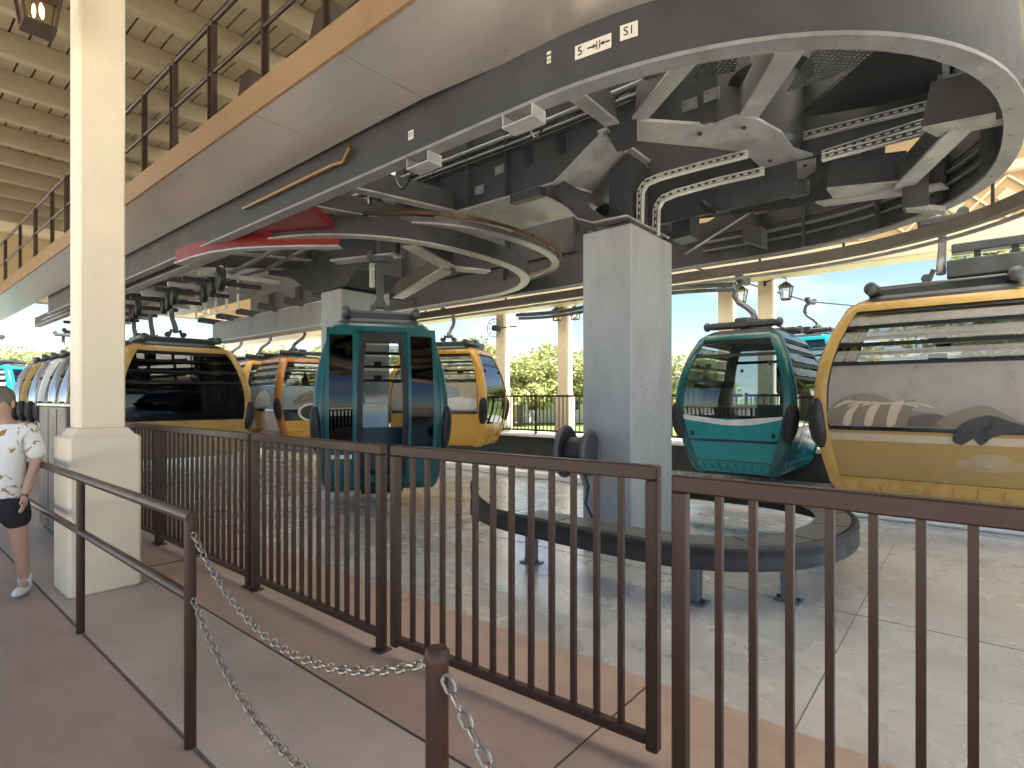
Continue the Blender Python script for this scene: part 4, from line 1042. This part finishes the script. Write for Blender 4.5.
# solid panel at the left behind the person
s, n, _ = SN(-4.95, 6.2)+(0,)
t = thing('service_cabinet', 'grey-brown metal cabinet with a bright top edge left of the cream column', 'cabinet', (s, n, 0))
MB().bbox(s-.55, s+.7, n-.2, n+.2, .05, 1.41, .01).build('body', mat('grey brown panel', (.13, .105, .09), .5, .1, .15, 3), t); MB().bbox(s-.57, s+.72, n-.22, n+.22, 1.41, 1.44, .005).build('top_edge', 'silver', t)
for x in (-.1, .3): MB().box(s+x, s+x+.012, n-.204, n-.2, .1, 1.38).build('door_seam', 'black', t)
MB().box(s-.5, s+.65, n-.17, n+.17, 0, .05).build('base', 'black', t)

# ------------------------------------------------------------------ outside: trees, low building
def tree_mesh(seed, R, H, nl):
    rnd = random.Random(seed); mb = MB(); cl = []
    for k in range(16):
        a = rnd.random()*6.283; r = R*.75*math.sqrt(rnd.random()); cl.append((Vector((r*math.cos(a), r*math.sin(a), H*(.35+.5*rnd.random()))), R*(.28+.25*rnd.random())))
    for i in range(nl):
        c, r = rnd.choice(cl); d = Vector((rnd.gauss(0,1), rnd.gauss(0,1), rnd.gauss(0,1))).normalized()*r*(rnd.random()**.4); d.z *= .75; p = c+d
        a = Vector((rnd.gauss(0,1), rnd.gauss(0,1), rnd.gauss(0,.6))).normalized(); b_ = a.cross(Vector((rnd.gauss(0,1), rnd.gauss(0,1), rnd.gauss(0,1)))).normalized(); q = .10+.10*rnd.random()
        mb.add([p-a*q, p+b_*q*.55, p+a*q, p-b_*q*.55], [(0,1,2,3)])
    tr = MB(); tr.tube([(0,0,0),(.05,.03,H*.25),(.0,.1,H*.5),(.1,.05,H*.75)], [R*.09,R*.075,R*.055,R*.02], 9)
    for c, r in cl[:8]: tr.tube([(0,.08,H*.3), tuple(c*.6+Vector((0,0,H*.12))), tuple(c)], [R*.045,R*.03,R*.01], 6)
    return mb, tr
protos = []
for i, (R, H, nl, lf) in enumerate(((2.6, 6.0, 3800, 'leaf'), (2.2, 5.0, 3200, 'leaf'), (3.0, 7.0, 4200, 'leaf2'))):
    t = thing('tree', 'tree', 'tree', (0,0,0), 'trees beyond the far railing', local=True)
    cr, tr = tree_mesh(40+i, R, H, nl); tr.build('trunk', 'bark', t, True); cr.build('crown', lf, t); protos.append((t, H))
spots = [(448, 345, 32, 1), (478, 338, 36, 0), (520, 350, 30, 1), (545, 347, 34, 0), (572, 342, 31, 1), (600, 345, 33, 0), (690, 352, 34, 1), (640, 348, 36, 2), (705, 350, 30, 0), (812, 352, 40, 2), (845, 340, 36, 0), (1010, 235, 17, 2),
         (420, 345, 38, 2), (270, 345, 40, 0), (240, 340, 44, 2), (205, 345, 42, 1), (20, 348, 34, 0), (-20, 342, 36, 2), (60, 346, 40, 1), (310, 345, 42, 1)]
tl = ['light green bushy tree at the left of the far group, beside the orange yellow cabin', 'taller light green tree above the orange yellow cabin', 'round light green tree between the two far columns', 'light green tree whose top reaches toward the far lanterns', 'pale green tree directly behind the far lantern column', 'light green tree mostly hidden by the concrete column',
      'small light green tree seen just left of the right teal cabin', 'darker tree hidden behind the concrete column', 'light green tree seen through the right teal cabin', 'dark green tree far off behind the right cabins', 'light green tree behind the mustard cabin', 'tall tree whose leaves show above the mustard cabin roof',
      'darker green tree behind the open teal cabin', 'light green tree behind the rusty pillared cabin', 'darker green tree behind the small yellow cabin', 'light green tree behind the dark windowed cabin', 'light green tree above the person at the left edge', 'dark green tree at the far left edge', 'light green tree behind the parked row of cabins', 'light green tree behind the column near the open teal cabin']
used = set()
for (px, py, Y, k), lb in zip(spots, tl):
    p, H = protos[k]; t = p if k not in used else copy_tree(p); used.add(k)
    top = HC+(HY-py)/F*Y; sc = top/(H*.95); t.location = ((px-CX)/F*Y, Y, -.03); t.scale = (max(sc,.75)*1.05, max(sc,.75)*1.05, sc); t.rotation_euler = (0,0,random.random()*6); t['label'] = lb
# hedge and low white building beyond
t = thing('low_building', 'low white building with dark windows and an orange door among the far trees', 'building', (2.0, 33, 0), local=True)
MB().box(-6, 9, 0, 4, 0, 2.5).build('wall', 'white', t); MB().box(-6.3, 9.3, -.3, 4.3, 2.5, 2.75).build('roof', 'midgrey', t)
for i in range(7): MB().box(-5+2*i, -4+2*i, -.03, .05, .8, 2.0).build('window', 'glass_dark', t)
MB().box(-2.7, -1.8, -.06, .04, 0, 2.1).build('door', 'orange', t)
# cable carrying the outside cabin
o = MB().tube([(3.5, 10.6, 4.02), (7.72, 14.35, 4.02), (30, 34.5, 6.5)], .02, 8).build('haul_cable', 'steel_dark', None, True); tag(o, 'dark steel haul cable running outside above the hidden teal cabin', 'cable')

# ------------------------------------------------------------------ person
def skin_obj(name, verts, edges, radii, m, parent, levels=2, root=0):
    me = bpy.data.meshes.new(name); me.from_pydata(verts, edges, []); o = bpy.data.objects.new(name, me); COL.objects.link(o)
    o.modifiers.new('Skin', 'SKIN'); sv = me.skin_vertices[0].data
    for i, r in enumerate(radii): sv[i].radius = r if isinstance(r, tuple) else (r, r); sv[i].use_root = (i == root)
    sb = o.modifiers.new('Sub', 'SUBSURF'); sb.levels = sb.render_levels = levels
    dg = bpy.context.evaluated_depsgraph_get(); ev = o.evaluated_get(dg); nm = bpy.data.meshes.new_from_object(ev)
    o.modifiers.clear(); o.data = nm; nm.materials.clear(); nm.materials.append(M[m] if isinstance(m, str) else m)
    for p in nm.polygons: p.use_smooth = True
    bpy.data.meshes.remove(me); o.parent = parent; return o
M['skin'] = mat('skin', (.50, .30, .21), .5, 0, .06, 8)
M['hair'] = mat('grey brown hair', (.16, .13, .11), .6, 0, .3, 30, .3, 80, stretch=(1,1,.2))
M['shorts'] = mat('black cloth', (.015, .015, .018), .8)
def shirt_mat():
    m = mat('printed white cloth', (.78, .76, .72), .85, 0, .05, 10); N, L = nt(m); b = N['Principled BSDF']
    src = b.inputs['Base Color'].links[0].from_socket
    tc = N.new('ShaderNodeTexCoord'); v = N.new('ShaderNodeTexNoise'); v.inputs['Scale'].default_value = 9; v.inputs['Detail'].default_value = 3; v.inputs['Distortion'].default_value = 1.5
    L.new(tc.outputs['Object'], v.inputs['Vector']); cr = N.new('ShaderNodeValToRGB'); cr.color_ramp.elements[0].position = .57; cr.color_ramp.elements[1].position = .60
    L.new(v.outputs['Fac'], cr.inputs['Fac']); mx = N.new('ShaderNodeMix'); mx.data_type = 'RGBA'; L.new(cr.outputs['Color'], mx.inputs['Factor'])
    L.new(src, mx.inputs['A']); mx.inputs['B'].default_value = (.34, .21, .07, 1); L.new(mx.outputs['Result'], b.inputs['Base Color']); return m
M['shirt'] = shirt_mat()
def person():
    t = thing('person', 'person in a white patterned shirt and black shorts walking past the handrail', 'person', (-3.79, 4.08, 0), local=True, rot=math.radians(20))
    k = 1.56/1.7
    V_ = [(0,0,.88),(0,0,1.05),(0,.01,1.22),(0,.02,1.38),(0,.0,1.47),(0,-.01,1.52),(0,-.015,1.60),(0,-.005,1.67),
          (-.17,.02,1.37),(-.22,.05,1.12),(-.20,-.06,.92),(-.20,-.10,.85),(.17,.02,1.37),(.22,.04,1.12),(.21,-.08,.93),(.205,-.12,.86),
          (-.09,0,.82),(-.10,-.06,.48),(-.10,.0,.09),(-.10,-.10,.035),(.09,0,.82),(.10,.04,.48),(.10,.14,.10),(.10,.05,.035)]
    E = [(0,1),(1,2),(2,3),(3,4),(4,5),(5,6),(6,7),(3,8),(8,9),(9,10),(10,11),(3,12),(12,13),(13,14),(14,15),(0,16),(16,17),(17,18),(18,19),(0,20),(20,21),(21,22),(22,23)]
    Rr = [(.11,.085),(.10,.075),(.105,.08),(.08,.065),.05,(.062,.075),(.074,.092),(.05,.06),.055,.042,.030,.028,.055,.042,.030,.028,.085,.055,.038,.032,.085,.055,.038,.032]
    body = skin_obj('body', [(a*k,b_*k,c*k) for a,b_,c in V_], E, Rr, 'skin', t)
    def K(p): return (p[0]*k, p[1]*k, p[2]*k)
    sh = skin_obj('shirt', [K(p) for p in [(0,0,.76),(0,0,.95),(0,.01,1.2),(0,.02,1.37),(0,.01,1.43),(-.17,.02,1.36),(-.235,.045,1.12),(.17,.02,1.36),(.235,.035,1.12)]],
        [(0,1),(1,2),(2,3),(3,4),(3,5),(5,6),(3,7),(7,8)], [(.165,.13),(.155,.12),(.155,.115),(.12,.095),.062,.075,.068,.075,.068], 'shirt', t)
    so = skin_obj('shorts', [K(p) for p in [(0,0,.88),(0,0,.80),(-.10,-.02,.70),(-.105,-.05,.56),(.10,.01,.70),(.105,.03,.56)]], [(0,1),(1,2),(2,3),(1,4),(4,5)], [(.15,.115),(.145,.115),.10,.09,.10,.09], 'shorts', t)
    for sx, y, z in ((-1,-.02,0),(1,.13,0)):
        mb = MB(); x0 = sx*.10*k; yk = y*k
        mb.ball((x0, yk-.05, .035), .042, .115, .036, 14, 8); mb.ball((x0, yk+.01, .06), .04, .055, .05, 12, 8); mb.build('shoe', 'white', t, True)
        mb = MB(); mb.tube([(x0, yk+.01, .085), (x0, yk+.01, .15)], .043, 12); mb.build('sock', 'white', t, True)
    hc = Vector((0, -.015, 1.595))*k
    mb = MB(); mb.ball(hc+Vector((0,.02,.03)), .079, .092, .098, 18, 12); mb.build('hair', 'hair', t, True)
    mb = MB(); mb.ball(hc+Vector((0,-.085,-.012)), .012, .018, .022, 10, 8); mb.build('nose', 'skin', t, True)
    for sx in (-1,1):
        mb = MB(); mb.ball(hc+Vector((sx*.028,-.074,.008)), .011, .009, .007, 8, 6); mb.build('eye', 'ink', t, True)
        mb = MB(); mb.ball(hc+Vector((sx*.076,.0,-.01)), .012, .02, .03, 8, 6); mb.build('ear', 'skin', t, True)
        # hands: palm and five bent fingers
        w = Vector(V_[11 if sx < 0 else 15])*k; V2 = [tuple(w)]; E2 = []; R2 = [.024]; pc = w+Vector((0,-.01,-.04)); V2.append(tuple(pc)); R2.append((.02,.032)); E2.append((0,1))
        for j, ln in enumerate((.055,.065,.06,.045)):
            b0 = pc+Vector((0,-.028+.018*j,-.025)); i0 = len(V2); V2 += [tuple(b0), tuple(b0+Vector((-sx*.008,-.003,-ln*.5))), tuple(b0+Vector((-sx*.022,-.004,-ln)))]; R2 += [.009,.008,.007]; E2 += [(1,i0),(i0,i0+1),(i0+1,i0+2)]
        i0 = len(V2); V2 += [tuple(w+Vector((-sx*.005,-.035,-.03))), tuple(w+Vector((-sx*.012,-.05,-.065)))]; R2 += [.01,.008]; E2 += [(1,i0),(i0,i0+1)]
        skin_obj('hand', V2, E2, R2, 'skin', t, 1)
    mb = MB(); mb.tube([tuple(hc+Vector((-.022,-.078,-.045))), tuple(hc+Vector((0,-.083,-.047))), tuple(hc+Vector((.022,-.078,-.045)))], [.003,.005,.003], 6); mb.build('mouth', mat('lips', (.4,.16,.13), .5), t, True)
person()

# ------------------------------------------------------------------ sky, sun, camera
w = bpy.data.worlds.new('World'); S.world = w; w.use_nodes = True; N, L = w.node_tree.nodes, w.node_tree.links
bg = N['Background']; sky = N.new('ShaderNodeTexSky'); sky.sky_type = 'NISHITA'; sky.sun_disc = False
EL, AZ = math.radians(60), math.radians(128)           # azimuth clockwise from the view direction
sky.sun_elevation = EL; sky.sun_rotation = AZ; sky.air_density = 1.0; sky.dust_density = .1; sky.ozone_density = 2.0
tc = N.new('ShaderNodeTexCoord'); mp = N.new('ShaderNodeMapping'); mp.inputs['Scale'].default_value = (1.0, 1.0, 3.2); L.new(tc.outputs['Generated'], mp.inputs['Vector'])
no = N.new('ShaderNodeTexNoise'); no.inputs['Scale'].default_value = 3.4; no.inputs['Detail'].default_value = 8; no.inputs['Roughness'].default_value = .55; L.new(mp.outputs[0], no.inputs['Vector'])
cr = N.new('ShaderNodeValToRGB'); cr.color_ramp.elements[0].position = .53; cr.color_ramp.elements[1].position = .78; L.new(no.outputs['Fac'], cr.inputs['Fac'])
cr.color_ramp.elements[1].color = (.75,.75,.75,1)
mx = N.new('ShaderNodeMix'); mx.data_type = 'RGBA'; L.new(cr.outputs['Color'], mx.inputs['Factor']); L.new(sky.outputs['Color'], mx.inputs['A']); mx.inputs['B'].default_value = (7, 7.3, 7.6, 1)
L.new(mx.outputs['Result'], bg.inputs['Color']); bg.inputs['Strength'].default_value = .05
sd = bpy.data.lights.new('sun', 'SUN'); sd.energy = 5.0; sd.angle = math.radians(.5); sd.color = (1, .95, .86)
so = bpy.data.objects.new('sun', sd); COL.objects.link(so)
dirv = Vector((math.sin(AZ)*math.cos(EL), math.cos(AZ)*math.cos(EL), math.sin(EL)))
so.rotation_euler = dirv.to_track_quat('Z', 'Y').to_euler()
cd = bpy.data.cameras.new('camera'); cam = bpy.data.objects.new('camera', cd); COL.objects.link(cam); S.camera = cam
cam.location = (0, 0, HC); cam.rotation_euler = (math.pi/2, 0, 0); cd.sensor_width = 36; cd.lens = F/1024*36; cd.shift_y = (HY-384)/1024
cd.clip_start = .05; cd.clip_end = 3000
S.view_settings.view_transform = 'Standard'; S.view_settings.look = 'None'; S.view_settings.gamma = 1; S.view_settings.exposure = 2.25
S.cycles.max_bounces = 8; S.cycles.transparent_max_bounces = 24; S.cycles.use_denoising = True
